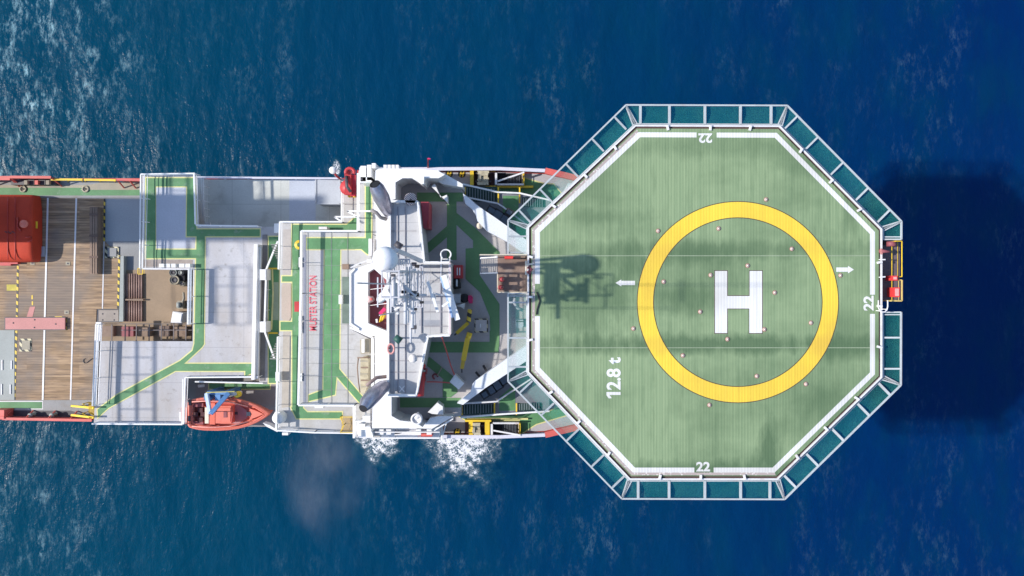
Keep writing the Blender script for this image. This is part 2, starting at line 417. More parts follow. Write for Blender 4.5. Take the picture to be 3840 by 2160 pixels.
# ---------------------------------------------------------------- sea
def water_mat():
    m, nt, b, co = base('sea_water')
    # swell streaks run across the ship, a little slanted
    mp = nd(nt, 'ShaderNodeMapping'); nt.links.new(co, mp.inputs[0])
    mp.inputs['Rotation'].default_value = (0, 0, R(8)); mp.inputs['Scale'].default_value = (1.0, 0.42, 1.0)
    rc = mp.outputs[0]
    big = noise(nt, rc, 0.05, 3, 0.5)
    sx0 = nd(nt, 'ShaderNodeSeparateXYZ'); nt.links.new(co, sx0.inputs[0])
    tint_fade = nd(nt, 'ShaderNodeMath', operation='MULTIPLY_ADD'); nt.links.new(big, tint_fade.inputs[0]); tint_fade.inputs[1].default_value = 40.0; nt.links.new(sx0.outputs[0], tint_fade.inputs[2])
    # light fade put into the water colour: teal astern, navy ahead of the bow
    c = mixcol(nt, ramp(nt, tint_fade.outputs[0], -25.0, 68.0), (0.0001, 0.047, 0.088), (0.0001, 0.018, 0.090))
    mid = noise(nt, rc, 0.35, 4, 0.6, off=(4, 4, 0))
    c = mixcol(nt, ramp(nt, mid, 0.45, 0.7, 0, 0.4), c, (0.0004, 0.036, 0.076))
    # thin broken foam along some crests, denser in the churned water off the quarter
    patch = noise(nt, rc, 0.07, 3, 0.55, off=(11, 3, 0))
    fl = noise(nt, rc, 0.55, 6, 0.72, stretch=(1, 1, 1), off=(7, 2, 0))
    fine = noise(nt, rc, 2.0, 6, 0.8, off=(3, 8, 0))
    sp = nd(nt, 'ShaderNodeSeparateXYZ'); nt.links.new(co, sp.inputs[0])
    wx = nd(nt, 'ShaderNodeMath', operation='ADD'); nt.links.new(sp.outputs[0], wx.inputs[0])
    wob = noise(nt, co, 0.12, 3, off=(1, 1, 0)); wm = nd(nt, 'ShaderNodeMath', operation='MULTIPLY'); nt.links.new(wob, wm.inputs[0]); wm.inputs[1].default_value = 14.0
    nt.links.new(wm.outputs[0], wx.inputs[1])
    churn = ramp(nt, wx.outputs[0], -36.0, -26.0, 1.0, 0.0)
    north = ramp(nt, sp.outputs[1], -2.0, 8.0, 0.35, 1.0)
    ch = nd(nt, 'ShaderNodeMath', operation='MULTIPLY'); nt.links.new(churn, ch.inputs[0]); nt.links.new(north, ch.inputs[1])
    a = nd(nt, 'ShaderNodeMath', operation='MULTIPLY'); nt.links.new(ramp(nt, fl, 0.47, 0.66), a.inputs[0]); nt.links.new(ramp(nt, fine, 0.47, 0.64), a.inputs[1])
    lvl = nd(nt, 'ShaderNodeMath', operation='MULTIPLY_ADD'); nt.links.new(ch.outputs[0], lvl.inputs[0]); lvl.inputs[1].default_value = 1.35
    nt.links.new(ramp(nt, patch, 0.45, 0.68, 0.0, 0.20), lvl.inputs[2])
    foam = nd(nt, 'ShaderNodeMath', operation='MULTIPLY'); nt.links.new(a.outputs[0], foam.inputs[0]); nt.links.new(lvl.outputs[0], foam.inputs[1]); foam.use_clamp = True
    c = mixcol(nt, foam.outputs[0], c, (0.26, 0.43, 0.48))
    nt.links.new(c, b.inputs['Base Color'])
    nt.links.new(ramp(nt, foam.outputs[0], 0, 0.6, 0.22, 0.6), b.inputs['Roughness'])
    b.inputs['IOR'].default_value = 1.333
    b.inputs['Specular IOR Level'].default_value = 0.13
    b.subsurface_method = 'BURLEY'
    b.inputs['Subsurface Weight'].default_value = 1.0; b.inputs['Subsurface Scale'].default_value = 1.0
    b.inputs['Subsurface Radius'].default_value = (0.4, 1.4, 1.8)
    # waves
    h1 = noise(nt, rc, 0.22, 4, 0.5, off=(2, 5, 0)); h2 = noise(nt, rc, 1.1, 5, 0.6, off=(6, 1, 0)); h3 = noise(nt, co, 4.0, 3, 0.6)
    b1 = nd(nt, 'ShaderNodeBump'); b1.inputs['Distance'].default_value = 1.0; b1.inputs['Strength'].default_value = 0.45; nt.links.new(h1, b1.inputs['Height'])
    b2 = nd(nt, 'ShaderNodeBump'); b2.inputs['Distance'].default_value = 0.30; b2.inputs['Strength'].default_value = 0.5; nt.links.new(h2, b2.inputs['Height']); nt.links.new(b1.outputs[0], b2.inputs['Normal'])
    b3 = nd(nt, 'ShaderNodeBump'); b3.inputs['Distance'].default_value = 0.035; b3.inputs['Strength'].default_value = 0.5; nt.links.new(h3, b3.inputs['Height']); nt.links.new(b2.outputs[0], b3.inputs['Normal'])
    nt.links.new(b3.outputs[0], b.inputs['Normal'])
    return m
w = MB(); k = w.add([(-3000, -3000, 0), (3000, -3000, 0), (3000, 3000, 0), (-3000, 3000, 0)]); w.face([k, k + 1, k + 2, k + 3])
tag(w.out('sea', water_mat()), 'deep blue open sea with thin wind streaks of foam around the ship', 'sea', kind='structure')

def foam_mat(r):
    m, nt, b, co = base('white_foam')
    sep = nd(nt, 'ShaderNodeVectorMath', operation='LENGTH'); mp = nd(nt, 'ShaderNodeMapping'); nt.links.new(co, mp.inputs[0]); mp.inputs['Scale'].default_value = (1 / r[0], 1 / r[1], 1)
    nt.links.new(mp.outputs[0], sep.inputs[0])
    g0 = noise(nt, co, 0.7, 4, 0.6)
    ad = nd(nt, 'ShaderNodeMath', operation='ADD'); nt.links.new(sep.outputs['Value'], ad.inputs[0]); nt.links.new(ramp(nt, g0, 0.3, 0.7, -0.35, 0.35), ad.inputs[1])
    fall = ramp(nt, ad.outputs[0], 0.25, 1.0, 1.0, 0.0)
    dn = nd(nt, 'ShaderNodeTexNoise'); dn.inputs['Scale'].default_value = 1.5; nt.links.new(co, dn.inputs[0])
    vm = nd(nt, 'ShaderNodeVectorMath', operation='MULTIPLY_ADD'); nt.links.new(dn.outputs['Color'], vm.inputs[0]); vm.inputs[1].default_value = (2.2, 2.2, 0); nt.links.new(co, vm.inputs[2])
    vo = nd(nt, 'ShaderNodeTexVoronoi', feature='DISTANCE_TO_EDGE'); vo.inputs['Scale'].default_value = 3.0; nt.links.new(vm.outputs[0], vo.inputs[0])
    cell = ramp(nt, vo.outputs[0], 0.02, 0.34, 1.0, 0.0)
    g1 = noise(nt, co, 1.7, 6, 0.75)
    a = nd(nt, 'ShaderNodeMath', operation='MULTIPLY'); nt.links.new(cell, a.inputs[0]); nt.links.new(ramp(nt, g1, 0.36, 0.60, 0.0, 1.5), a.inputs[1])
    a2 = nd(nt, 'ShaderNodeMath', operation='MULTIPLY'); nt.links.new(a.outputs[0], a2.inputs[0]); nt.links.new(fall, a2.inputs[1]); a2.use_clamp = True
    a3w = ramp(nt, a2.outputs[0], 0.0, 0.55, 0, 1)
    tint_fade = ramp(nt, ad.outputs[0], 0.55, 1.25, 0.45, 0.0)
    mxm = nd(nt, 'ShaderNodeMath', operation='MAXIMUM'); nt.links.new(a3w, mxm.inputs[0]); nt.links.new(tint_fade, mxm.inputs[1]); a3 = mxm.outputs[0]
    nt.links.new(mixcol(nt, a3w, (0.01, 0.13, 0.19), (0.74, 0.76, 0.80)), b.inputs['Base Color'])
    t = nd(nt, 'ShaderNodeBsdfTransparent'); mx = nd(nt, 'ShaderNodeMixShader')
    b.inputs['Roughness'].default_value = 0.8
    nt.links.new(a3, mx.inputs[0]); nt.links.new(t.outputs[0], mx.inputs[1]); nt.links.new(b.outputs[0], mx.inputs[2])
    nt.links.new(mx.outputs[0], nt.nodes['Material Output'].inputs[0])
    return m
def foam(name, label, cx, cy, rx, ry):
    c = W(cx, cy, 0.02)
    r = (rx * HC / F, ry * HC / F)
    o = bpy.data.meshes.new(name)
    n = 40
    vs = [(r[0] * math.cos(2 * math.pi * i / n), r[1] * math.sin(2 * math.pi * i / n), 0) for i in range(n)]
    vs = [(x * 1.3, y * 1.3, z) for x, y, z in vs]; o.from_pydata(vs, [], [list(range(n))]); o.materials.append(foam_mat(r))
    ob = bpy.data.objects.new(name, o); COL.objects.link(ob); ob.location = (c.x, c.y, 0.02)
    tag(ob, label, 'foam', kind='stuff')
foam('foam', 'large fan of white foam spilling from the hull below the bow winch', 1745, 1600, 160, 210)
foam('foam', 'smaller round foam patch beside the hull under the bridge wing', 1425, 1600, 105, 130)
foam('foam', 'small white splash at the hull beside the red deck crane', 1262, 640, 16, 45)
# ---------------------------------------------------------------- ship
def px(x, y, z): k = F / (HC - z); return (1920 + x * k, 1080 - y * k)
Y0 = -0.95
ship = thing('supply_ship', 'long red hulled supply ship with grey and green decks and a white bridge', 'ship', (-10, Y0, 0))
HALF = [(-62, 10.4), (-1, 10.45), (2.6, 10.3), (5.2, 9.7), (9, 8.0), (13, 5.4), (17, 2.6), (20, 0.15)]
def hull_line(z, ins=0.0, x0=-62, x1=99, flare=0.0):
    up = [(x, h * (1 - flare) - ins) for x, h in HALF if x0 <= x <= x1]
    if up[0][0] > x0: up = [(x0, 10.4 - ins)] + up
    ex = 0.42 if x0 > -20 else 0.0
    pts = [(x, Y0 + h) for x, h in up] + [(x, Y0 - h - ex) for x, h in reversed(up)]
    return [px(x, y, z) for x, y in pts]
m = MB(); m.prism(hull_line(5.95), -1.2, 5.95); m.out('hull', HULLR, ship)
m = MB(); m.prism(hull_line(10.95, 0.02, -12.4), 5.96, 10.95); m.out('forecastle', HULLR, ship)
cd = MB().prism(hull_line(6.0, 0.1, -61.5, 0), 5.96, 6.0).out('cargo_deck', GREYD, ship)

def paint(parent, z, greens, gmat=GREEN, border=4.5, ymat=PYEL, cut=()):
    """walkway paint: a yellow edge line under green fields; CUT fields are left bare again"""
    m = MB(); n = len(greens)
    if border:
        m.m(0)
        for i, g in enumerate(greens): m.sheet(offset_poly(g, border), z + 0.004 + 0.0015 * i)
    m.m(1)
    for i, g in enumerate(greens): m.sheet(g, z + 0.008 + 0.0015 * (n + i))
    return m.out('walkway_paint', [ymat, gmat], parent)
def rect(x0, y0, x1, y1): return [(x0, y0), (x1, y0), (x1, y1), (x0, y1)]

# --- cargo deck (z 6) ----------------------------------------------------
z = 6.0
P = [[(-260, 742), (176, 742), (158, 1500), (-260, 1500)], [(182, 742), (283, 744), (262, 1500), (163, 1500)],
     [(289, 744), (390, 745), (388, 902), (381, 1158), (362, 1160), (350, 1500), (267, 1500)],
     [(392, 905), (446, 958), (441, 1158), (386, 1158)]]
for p in P:
    MB().prism(p, z, z + 0.06).out('plank_panel', WOOD, ship)
m = MB()
m.prism([(176, 742), (182, 742), (163, 1500), (157, 1500)], z, z + 0.09)
m.out('expansion_strip', WHITE, ship)
for q in ([(283, 744), (289, 744), (267, 1500), (262, 1500)], [(388, 905), (392, 905), (386, 1158), (382, 1158)]):
    MB().prism(q, z, z + 0.08).out('expansion_strip', WHITER, ship)
for zz, q, w_ in ((.075, [(392, 745), (391, 905)], 6), (.075, [(447, 958), (442, 1158)], 7), (.075, [(67, 985), (63, 1188)], 7), (.075, [(61, 1240), (53, 1500)], 8), (.075, [(184, 1189), (245, 1189)], 5), (.085, [(247, 1196), (247, 1238)], 7)):
    MB().sheet(strip(q, w_), z + zz).out('hazard_line', HAZ, ship)

MB().prism(rect(-260, 1238, 54, 1500), z + 0.06, z + 0.10).out('steel_plate', PALEG, ship)
m = MB()
for x, y0, y1 in ((5, 1350, 1388), (40, 1352, 1384), (3, 1440, 1480), (36, 1442, 1478)): MB().box(x, y0, x + 4, y1, z + 0.1, z + 0.16).out('lashing_bar', WHITER, ship)
MB().box(-40, 1400, -36, 1430, z + 0.1, z + 0.16).out('lashing_bar', WHITER, ship)
paint(ship, z, [rect(-260, 704, 528, 733)], GREEN, 0)
m = MB(); m.sheet(rect(-260, 694, 528, 705), z + 0.006); m.sheet([(330, 694), (380, 684), (520, 684), (528, 712), (300, 712)], z + 0.021)
m.out('bare_tan_strip', TAN, ship)
MB().sheet(rect(393, 746, 528, 905), z + 0.006).out('grey_plate', mat('blue_grey_plate', (0.34, 0.37, 0.39), 0.6, 0.05, 0.4), ship)
for cx, cy in ((88, 709), (322, 709)):
    m = MB(); c = W(cx, cy, z); m.lathe(c, [(0.30, 0), (0.30, 0.10), (0.2, 0.12), (0.2, 0.05), (0.001, 0.05)], 18, cap=False)
    m.m(1); m.lathe(c, [(0.06, 0.05), (0.06, 0.2), (0.001, 0.21)], 8, cap=False); m.out('tank_hatch', [TAN, CHAR], ship)
paint(ship, z, [rect(-260, 1507, 158, 1532)], GREEN, 3, WHITER)
# side bulwarks
def bulwark(parent, pts, z0, z1, w, mt=REDB, name='bulwark', ribs=0.0, side=1):
    m = MB()
    a = [W(p[0], p[1], z1) for p in pts]
    for p, q in zip(a, a[1:]):
        m.bar((p.x, p.y, z1), (q.x, q.y, z1), w, 0.12)
        m.bar((p.x, p.y + 0.0, (z0 + z1) / 2), (q.x, q.y, (z0 + z1) / 2), 0.05, z1 - z0 - 0.1)
        if ribs:
            n = max(1, int((q - p).length / ribs))
            for i in range(n + 1):
                t = p.lerp(q, i / n)
                m.bar((t.x, t.y - side * 0.05, z1 - 0.1), (t.x, t.y - side * 0.55, z0 + 0.05), 0.09, 0.09)
    return m.out(name, mt, parent)
bulwark(ship, [(-260, 668), (38, 668)], 6, 7.3, 0.35, ribs=1.8)
bulwark(ship, [(38, 664), (192, 665)], 6, 7.6, 0.22, ribs=2.0)
bulwark(ship, [(438, 673), (528, 675)], 6, 7.3, 0.20, ribs=1.0)
m = MB(); m.pbar((192, 673, 7.2), (310, 674, 7.2), 0.17, 0.12); m.pbar((316, 674, 7.2), (435, 676, 7.2), 0.17, 0.12)
for x in (200, 255, 308, 320, 375, 430): m.pbar((x, 674, 7.15), (x, 674 + 6, 6.0), 0.1)
m.out('side_gate', YEL, ship)
for x0, x1 in ((42, 92), (100, 128), (144, 170), (184, 208)):
    MB().box(x0, 674, x1, 693, 6.0, 6.7).out('rail_locker', CHAR, ship)
for x0 in (90, 130, 172): MB().box(x0, 676, x0 + 12, 692, 6.0, 7.0).out('bollard_head', REDB if x0 == 130 else TAN, ship)
bulwark(ship, [(-260, 1566), (16, 1566)], 6, 7.3, 0.2, ribs=1.6, side=-1)
bulwark(ship, [(10, 1570), (345, 1576)], 6, 7.2, 0.22, ribs=1.6, side=-1)
MB().box(-30, 1538, 15, 1566, 6.0, 7.25).out('rail_locker', REDB, ship)
for x in (130, 210): m = MB(); m.lathe(W(x, 1553, 6), [(0.16, 0), (0.14, 0.6), (0.2, 0.62), (0.2, 0.7), (0.001, 0.72)], 10, cap=False); m.out('mooring_bollard', PALEG, ship)
MB().sheet([(20, 1540), (265, 1540), (345, 1562), (345, 1570), (20, 1562)], z + 0.006).out('painted_bulwark_shade', CHAR, ship)  # flat dark strip painted for the shade inside the bulwark

def stair(parent, x0, y0, x1, y1, z0, z1, n, mt, rmt=None, void=True, along='x', name='stair', tread=0.55):
    """a flight going from z0 at x0 (y0) to z1 at x1 (y1), n treads; seen from above"""
    m = MB()
    zt = max(z0, z1)
    for i in range(n):
        t = (i + 0.5) / n; zz = z0 + (z1 - z0) * t
        if along == 'x':
            xa = x0 + (x1 - x0) * i / n; xb = xa + (x1 - x0) / n * tread
            m.box(min(xa, xb), y0, max(xa, xb), y1, zz - 0.05, zz, zpx=zt)
        else:
            ya = y0 + (y1 - y0) * i / n; yb = ya + (y1 - y0) / n * tread
            m.box(x0, min(ya, yb), x1, max(ya, yb), zz - 0.05, zz, zpx=zt)
    if rmt:
        m.m(1)
        if along == 'x':
            for yy in (y0, y1):
                m.pbar((x0, yy, zt), (x1, yy, zt), 0.07) if False else None
                a = W(x0, yy, zt); b = W(x1, yy, zt)
                m.bar((a.x, a.y, z0 + 1.0), (b.x, b.y, z1 + 1.0), 0.07); m.bar((a.x, a.y, z0), (b.x, b.y, z1), 0.06, 0.22)
                m.bar((a.x, a.y, z0), (a.x, a.y, z0 + 1), 0.06); m.bar((b.x, b.y, z1), (b.x, b.y, z1 + 1), 0.06)
        else:
            for xx in (x0, x1):
                a = W(xx, y0, zt); b = W(xx, y1, zt)
                m.bar((a.x, a.y, z0 + 1.0), (b.x, b.y, z1 + 1.0), 0.07); m.bar((a.x, a.y, z0), (b.x, b.y, z1), 0.06, 0.22)
                m.bar((a.x, a.y, z0), (a.x, a.y, z0 + 1), 0.06); m.bar((b.x, b.y, z1), (b.x, b.y, z1 + 1), 0.06)
    return m.out(name, [mt, rmt or mt], parent)
stair(ship, 275, 1524, 360, 1560, 6.3, 8.7, 14, mat('tread_olive', (0.42, 0.29, 0.06), 0.7, 0.2), YEL, tread=0.5)
for yy, y2 in ((1522, 1530), (1556, 1566)):
    m = MB(); m.pbar((268, yy, 8.2), (352, y2, 9.6), 0.16, 0.1); m.pbar((268, yy, 8.2), (268, yy + 4, 6.2), 0.1); m.out('stair_handrail', YEL, ship)

# --- boat deck (z 9) -----------------------------------------------------
z = 9.0
A = [(532, 655), (736, 652), (741, 845), (1003, 850), (1048, 850), (1048, 1442), (972, 1440), (972, 1412), (700, 1412), (692, 1588), (352, 1586), (366, 1279), (722, 1280), (724, 1010), (530, 1008)]
boat_deck = MB().prism(A, 8.8, z).out('boat_deck', GREY, ship)
ringp = [rect(548, 668, 583, 968), rect(583, 668, 728, 699), [(702, 699), (730, 699), (736, 860), (736, 886), (700, 886)], rect(736, 860, 974, 886),
         [(737, 886), (768, 886), (764, 1290), (735, 1290), (729, 1290)], rect(583, 936, 738, 968),
         [(729, 1288), (764, 1290), (757, 1302), (690, 1364), (655, 1392), (405, 1530), (368, 1564), (366, 1536), (440, 1480), (676, 1353), (722, 1315)],
         [(690, 1364), (972, 1364), (972, 1388), (920, 1410), (920, 1391), (655, 1391)], rect(1008, 888, 1046, 1436)]
wp = paint(boat_deck, z, ringp)
MB().sheet(rect(586, 703, 699, 932), z + 0.006).out('blue_grey_panel', mat('blue_grey_panel_paint', (0.44, 0.46, 0.52), 0.5, 0.04), boat_deck)
m = MB(); m.rail([(534, 656), (530, 1006)], z, r=0.09); m.rail([(548, 656), (540, 1006)], z, r=0.07); m.out('railing', WHITE, boat_deck)
m = MB(); m.rail([(534, 655), (736, 652)], z, r=0.10); m.out('railing', WHITE, boat_deck)
m = MB(); m.rail([(733, 653), (738, 842)], z, r=0.12); m.out('railing', WHITE, boat_deck)
m = MB(); m.rail([(740, 846), (970, 849)], z, r=0.12, h=1.0); m.out('railing', WHITE, boat_deck)
m = MB(); m.rail([(541, 1008), (721, 1010)], z, r=0.10); m.out('railing', WHITER, boat_deck)
m = MB(); m.rail([(714, 1008), (710, 1216)], z, r=0.13); m.rail([(722, 1008), (719, 1214)], z, r=0.10); m.out('railing', WHITE, boat_deck)
m = MB(); m.rail([(367, 1216), (354, 1520)], z, r=0.10); m.rail([(376, 1216), (362, 1520)], z, r=0.10); m.out('railing', WHITE, boat_deck)
m = MB(); m.prism([(359, 1208), (379, 1208), (365, 1522), (352, 1522)], 8.8, 9.0); m.out('deck_edge_plate', WHITER, boat_deck)
m = MB(); m.rail([(352, 1587), (690, 1589)], z, r=0.11); m.out('railing', WHITE, boat_deck)
m = MB(); m.rail([(693, 1588), (700, 1414)], z, r=0.12); m.rail([(688, 1588), (692, 1420)], z, r=0.08, posts=False); m.out('railing', WHITE, boat_deck)
m = MB(); m.rail([(700, 1414), (972, 1412)], z, r=0.10); m.out('railing', WHITE, boat_deck)
m = MB(); m.rail([(736, 1430), (990, 1436)], 8.2, r=0.10, h=1.0); m.out('railing', WHITE, ship)
m = MB(); m.rail([(366, 1216), (722, 1216)], z, r=0.05, bars=(0.2,), posts=False); m.out('pit_guard_wire', CHAR, boat_deck)
# raised white ventilation trunk with pipes along the step to the muster deck
m = MB(); m.prism([(952, 916), (966, 916), (954, 1424), (942, 1424)], z, z + 1.3)
m.out('ventilation_trunk', WHITE, boat_deck)
for dx, r_ in ((970, 0.11), (977, 0.08)):
    m = MB(); m.ppipe([(dx, 926, 9.9), (dx - 12, 1420, 9.9)], r_, 8); m.out('pipe', WHITE, boat_deck)
m = MB(); m.prism([(984, 880), (1002, 880), (992, 1428), (974, 1428)], z + 0.02, z + 0.06); m.out('gutter_plate', mat('gutter_grey', (0.2, 0.19, 0.19), 0.7), boat_deck)
for y in (1010, 1206): MB().box(974, y, 996, y + 40, z, z + 1.4).out('deck_locker', WHITE, boat_deck)
m = MB()
m.rail([(1046, 905), (1003, 1010), (996, 1240), (1034, 1345)], z, r=0.13, h=1.2, bars=(1.0,), posts=False); m.rail([(1003, 1010), (996, 1240)], z, r=0.05, h=1.2); m.out('railing', WHITE, boat_deck)
m = MB(); m.sheet(strip([(1021, 1008), (1024, 1100), (1018, 1236)], 6), z + 0.05); m.out('yellow_line', PYEL, boat_deck)
MB().sheet(rect(1023, 1058, 1045, 1200), z + 0.045).out('worn_green_plate', mat('worn_green', (0.3, 0.36, 0.24), 0.7, 0.1), boat_deck)
for (a, b, c, d, zz0, zz1) in ((1014, 915, 1044, 1002, 11.5, 9.0), (1010, 1258, 1040, 1352, 9.0, 11.5)):
    stair(ship, a, b, c, d, zz0, zz1, 11, mat('tread_grey', (0.22, 0.22, 0.2), 0.7, 0.15), None, along='y')
m = MB(); m.sheet(rect(1008, 1004, 1046, 1010), z + 0.06); m.sheet(rect(1006, 1246, 1042, 1252), z + 0.06); m.out('stair_edge_line', YEL, boat_deck)
# low box and pipes beside the cargo hold edge (upper side)
for i, (x, r_) in enumerate(((745, 0.09), (751, 0.07), (757, 0.08), (763, 0.05))):
    m = MB(); m.ppipe([(x, 668, 7.6 + 0.1 * i), (x + 2, 840, 7.6 + 0.1 * i)], r_, 8); m.out('pipe', WHITER, ship)
m = MB(); m.rail([(768, 670), (768, 838)], 6.0, h=1.4, r=0.06, bars=(1, .7, .4), step=0.6); m.pbar((758, 838, 7.6), (790, 838, 7.6), 0.2); m.out('railing', WHITER, ship)
m = MB(); m.rail([(745, 667), (1283, 671)], 6.0, h=1.1, r=0.16, bars=(1.0, 0.6)); m.out('railing', mat('pale_rail_paint', (0.6, 0.6, 0.7), 0.5, 0.08), ship)
MB().sheet(rect(738, 674, 1300, 880), 6.004).out('well_deck_floor', mat('well_deck_grey', (0.50, 0.51, 0.48), 0.65, 0.12, 0.35, seams=(4.2, 3.1), stain=(0.3, 0.29, 0.27), stain_amt=0.7, stain_scale=0.6), ship)
MB().sheet(rect(1085, 674, 1184, 845), 6.009).out('pale_plate', mat('pale_blue_plate', (0.46, 0.49, 0.56), 0.6, 0.06), ship)
m = MB(); m.box(1028, 838, 1050, 873, 9.0, 10.4); m.out('deck_locker', WHITE, ship)
for x, wd in ((596, 18), (624, 13), (642, 16), (671, 20), (695, 17)): MB().box(x, 989, x + wd, 1003, z, z + 0.6).out('small_locker', WHITE, boat_deck)
m = MB(); m.sheet(rect(532, 974, 722, 1000), z + 0.012); m.out('rusty_strip', mat('rusty_grey', (0.33, 0.28, 0.25), 0.7, 0.2, 1.5, stain=(0.2, 0.12, 0.1), stain_amt=0.7, stain_scale=2), boat_deck)

# the sunken bay (z 6): rust-brown floor, machinery under the edge
MB().prism([(455, 1012), (722, 1012), (720, 1278), (372, 1278), (376, 1208), (455, 1206)], 6.0, 6.03).out('bay_floor', mat('brown_steel_floor', (0.30, 0.215, 0.14), 0.7, 0.15, 0.5, stain=(0.2, 0.13, 0.09), stain_amt=0.5, stain_scale=0.8), ship)
m = MB()
for x in range(468, 538, 9): m.ppipe([(x, 1026, 6.2), (x, 1120, 6.2)], 0.07, 6); m.ppipe([(x, 1128, 6.2), (x, 1206, 6.2)], 0.07, 6)
m.out('pipe_rack', mat('rusty_pipe', (0.36, 0.23, 0.19), 0.6, 0.2, 1.5), ship)
MB().box(466, 1121, 536, 1127, 6.0, 6.4).out('pipe_support', BROWN, ship)
m = MB(); m.rail([(520, 1006), (538, 1006), (538, 1028), (520, 1028), (520, 1006)], 9.0, h=0.5, r=0.06); m.out('yellow_hatch_guard', YEL, ship)
MB().prism([(452, 960), (464, 960), (462, 1206), (446, 1206)], 6.0, 6.5).out('kerb_wall', PALEG, ship)
for i in range(5):
    x0 = 380 + i * 68 + (i % 2) * 8
    MB().box(x0, 1222 + 3 * (i % 3), x0 + 44, 1262, 6.03, 6.5 + 0.25 * (i % 3)).out('machinery_base', [BROWN, MAROON, BROWN, PLATW, BROWN][i], ship)
m = MB()
for x in (420, 470, 512, 560, 606, 652, 698): m.pbar((x, 1217, 7.6), (x - 1, 1279, 7.6), 0.07)
m.pbar((455, 1238, 7.5), (720, 1238, 7.5), 0.06); m.out('grating_beam', mat('beam_brown_grey', (0.2, 0.17, 0.17), 0.7), ship)

# hatches on planks
def hatch_plate(parent, x0, y0, x1, y1, z0, h, mt, name, dots, lip=5, lipm=CHAR):
    m = MB(); m.m(1).box(x0 - lip, y0 - lip, x1 + lip, y1 + lip, z0, z0 + h * 0.4); m.m(0).box(x0, y0, x1, y1, z0 + h * 0.4, z0 + h)
    m.m(1)
    for a, b in dots: m.lathe(W(a, b, z0 + h), [(0.07, 0.0), (0.07, 0.012), (0.001, 0.013)], 10, cap=False)
    return m.out(name, [mt, lipm], parent)
hatch_plate(ship, 20, 1192, 243, 1235, 6.06, 0.28, PINKR, 'hatch_cover', [(50, 1211), (130, 1199), (129, 1228), (209, 1215)], 3)
hatch_plate(ship, 370, 1163, 444, 1205, 6.06, 0.3, mat('hatch_grey_brown', (0.33, 0.28, 0.24), 0.7, 0.1), 'hatch_cover', [(385, 1177), (429, 1177), (385, 1200), (428, 1200)], 4)
m = MB(); m.sheet([(112, 1150), (132, 1150), (122, 1188), (100, 1188)], 6.075); m.out('red_paint_patch', PINKR, ship)
m = MB(); m.sheet(rect(25, 1067, 66, 1090), 6.072); m.out('yellow_paint_patch', mat('faded_yellow', (0.50, 0.42, 0.08), 0.7, 0.2, 2.0), ship)
m = MB(); m.sheet(rect(118, 1107, 123, 1122), 6.072); m.sheet(rect(119, 1130, 124, 1144), 6.072); m.out('yellow_dash', YEL, ship)
m = MB(); m.m(0).box(73, 1270, 118, 1318, 6.06, 6.09); m.m(1).box(82, 1277, 112, 1311, 6.09, 6.16); m.out('hatch_cover', [HAZW, TAN], ship)
for x0, y0 in ((113, 980), (246, 981), (241, 1164)):
    m = MB(); m.m(0).box(x0, y0, x0 + 17, y0 + 14, 6.06, 6.09); m.m(1).box(x0 + 5, y0 + 4, x0 + 12, y0 + 10, 6.09, 6.10)
    m.out('lashing_socket', [TAN, CHAR], ship)
m = MB(); m.m(0).box(393, 925, 445, 968, 6.07, 6.09); m.m(1).box(403, 930, 436, 962, 6.09, 6.16); m.out('hatch_cover', [HAZW, GREYD], ship)
m = MB(); pts = [W(311 + 0.1 + 11 * math.cos(R(a)), 1352 + 11 * math.sin(R(a)), 6.1) for a in range(20, 250, 20)] + [W(346, 1344, 6.1)]
m.pipe([W(346, 1344, 6.1), W(335, 1352, 6.1), W(326, 1360, 6.1), W(318, 1362, 6.1), W(312, 1356, 6.1), W(313, 1348, 6.1), W(319, 1345, 6.1)], 0.03, 5)
tag(m.out('rope', CHAR), 'short dark rope curled on the sunlit planks by the double white railing', 'rope')
# long brown crate
t = thing('timber_crate', 'long weathered brown crate lying across the planked cargo deck', 'crate', W(352, 900, 6.06))
m = MB(); m.box(336, 776, 366, 1028, 6.06, 6.75); m.out('body', BROWN, t)
for x in (340, 349, 358): m = MB(); m.box(x, 778, x + 5, 1026, 6.75, 6.79); m.out('lid_batten', BROWN, t)
for y in (800, 880, 960): m = MB(); m.box(335, y, 367, y + 8, 6.79, 6.83); m.out('cross_batten', mat('dark_batten', (0.15, 0.1, 0.08), 0.8), t)

# drums and gear in the bay corner
def drum(cx, cy, z0, r, h, mt, label):
    c = W(cx, cy, z0 + h); c.z = z0
    t = thing('drum', label, 'drum', c, 'drums standing in the sunken bay')
    m = MB(); m.lathe(c, [(r, 0), (r, h * .33), (r * 1.03, h * .35), (r, h * .37), (r, h * .66), (r * 1.03, h * .68), (r, h * .7), (r, h), (r * .94, h), (r * .94, h - 0.03), (0.01, h - 0.03)], 20, cap=False); m.out('shell', mt, t)
    m = MB(); m.lathe(c + Vector((0, 0, h)), [(r * .62, -0.03), (r * .62, 0.02), (r * .45, 0.02), (r * .45, -0.01), (0.001, -0.01)], 16, cap=False); m.out('lid', CHAR if mt is not CHAR else PALEG, t)
drum(648, 1022, 6.03, 0.32, 1.0, PALEG, 'pale grey drum with a ringed lid nearest the corner of the sunken bay')
drum(653, 1050, 6.03, 0.40, 1.0, TAN, 'widest drum in the sunken bay, tan, below the ringed one')
drum(676, 1022, 6.03, 0.28, 0.9, CHAR, 'dark drum between the ringed drum and the white bay railing')
drum(682, 1064, 6.03, 0.22, 0.8, TAN, 'smallest tan drum in the sunken bay')
m = MB(); m.box(672, 1030, 692, 1052, 6.03, 6.8); m.box(664, 1040, 676, 1062, 6.03, 6.6, 20)
tag(m.out('tool_box', DARK), 'black box among the drums in the sunken bay', 'box')
t = thing('white_cargo_box', 'bright white square box tilted in the corner of the sunken brown bay', 'box', W(663, 1190, 6.03))
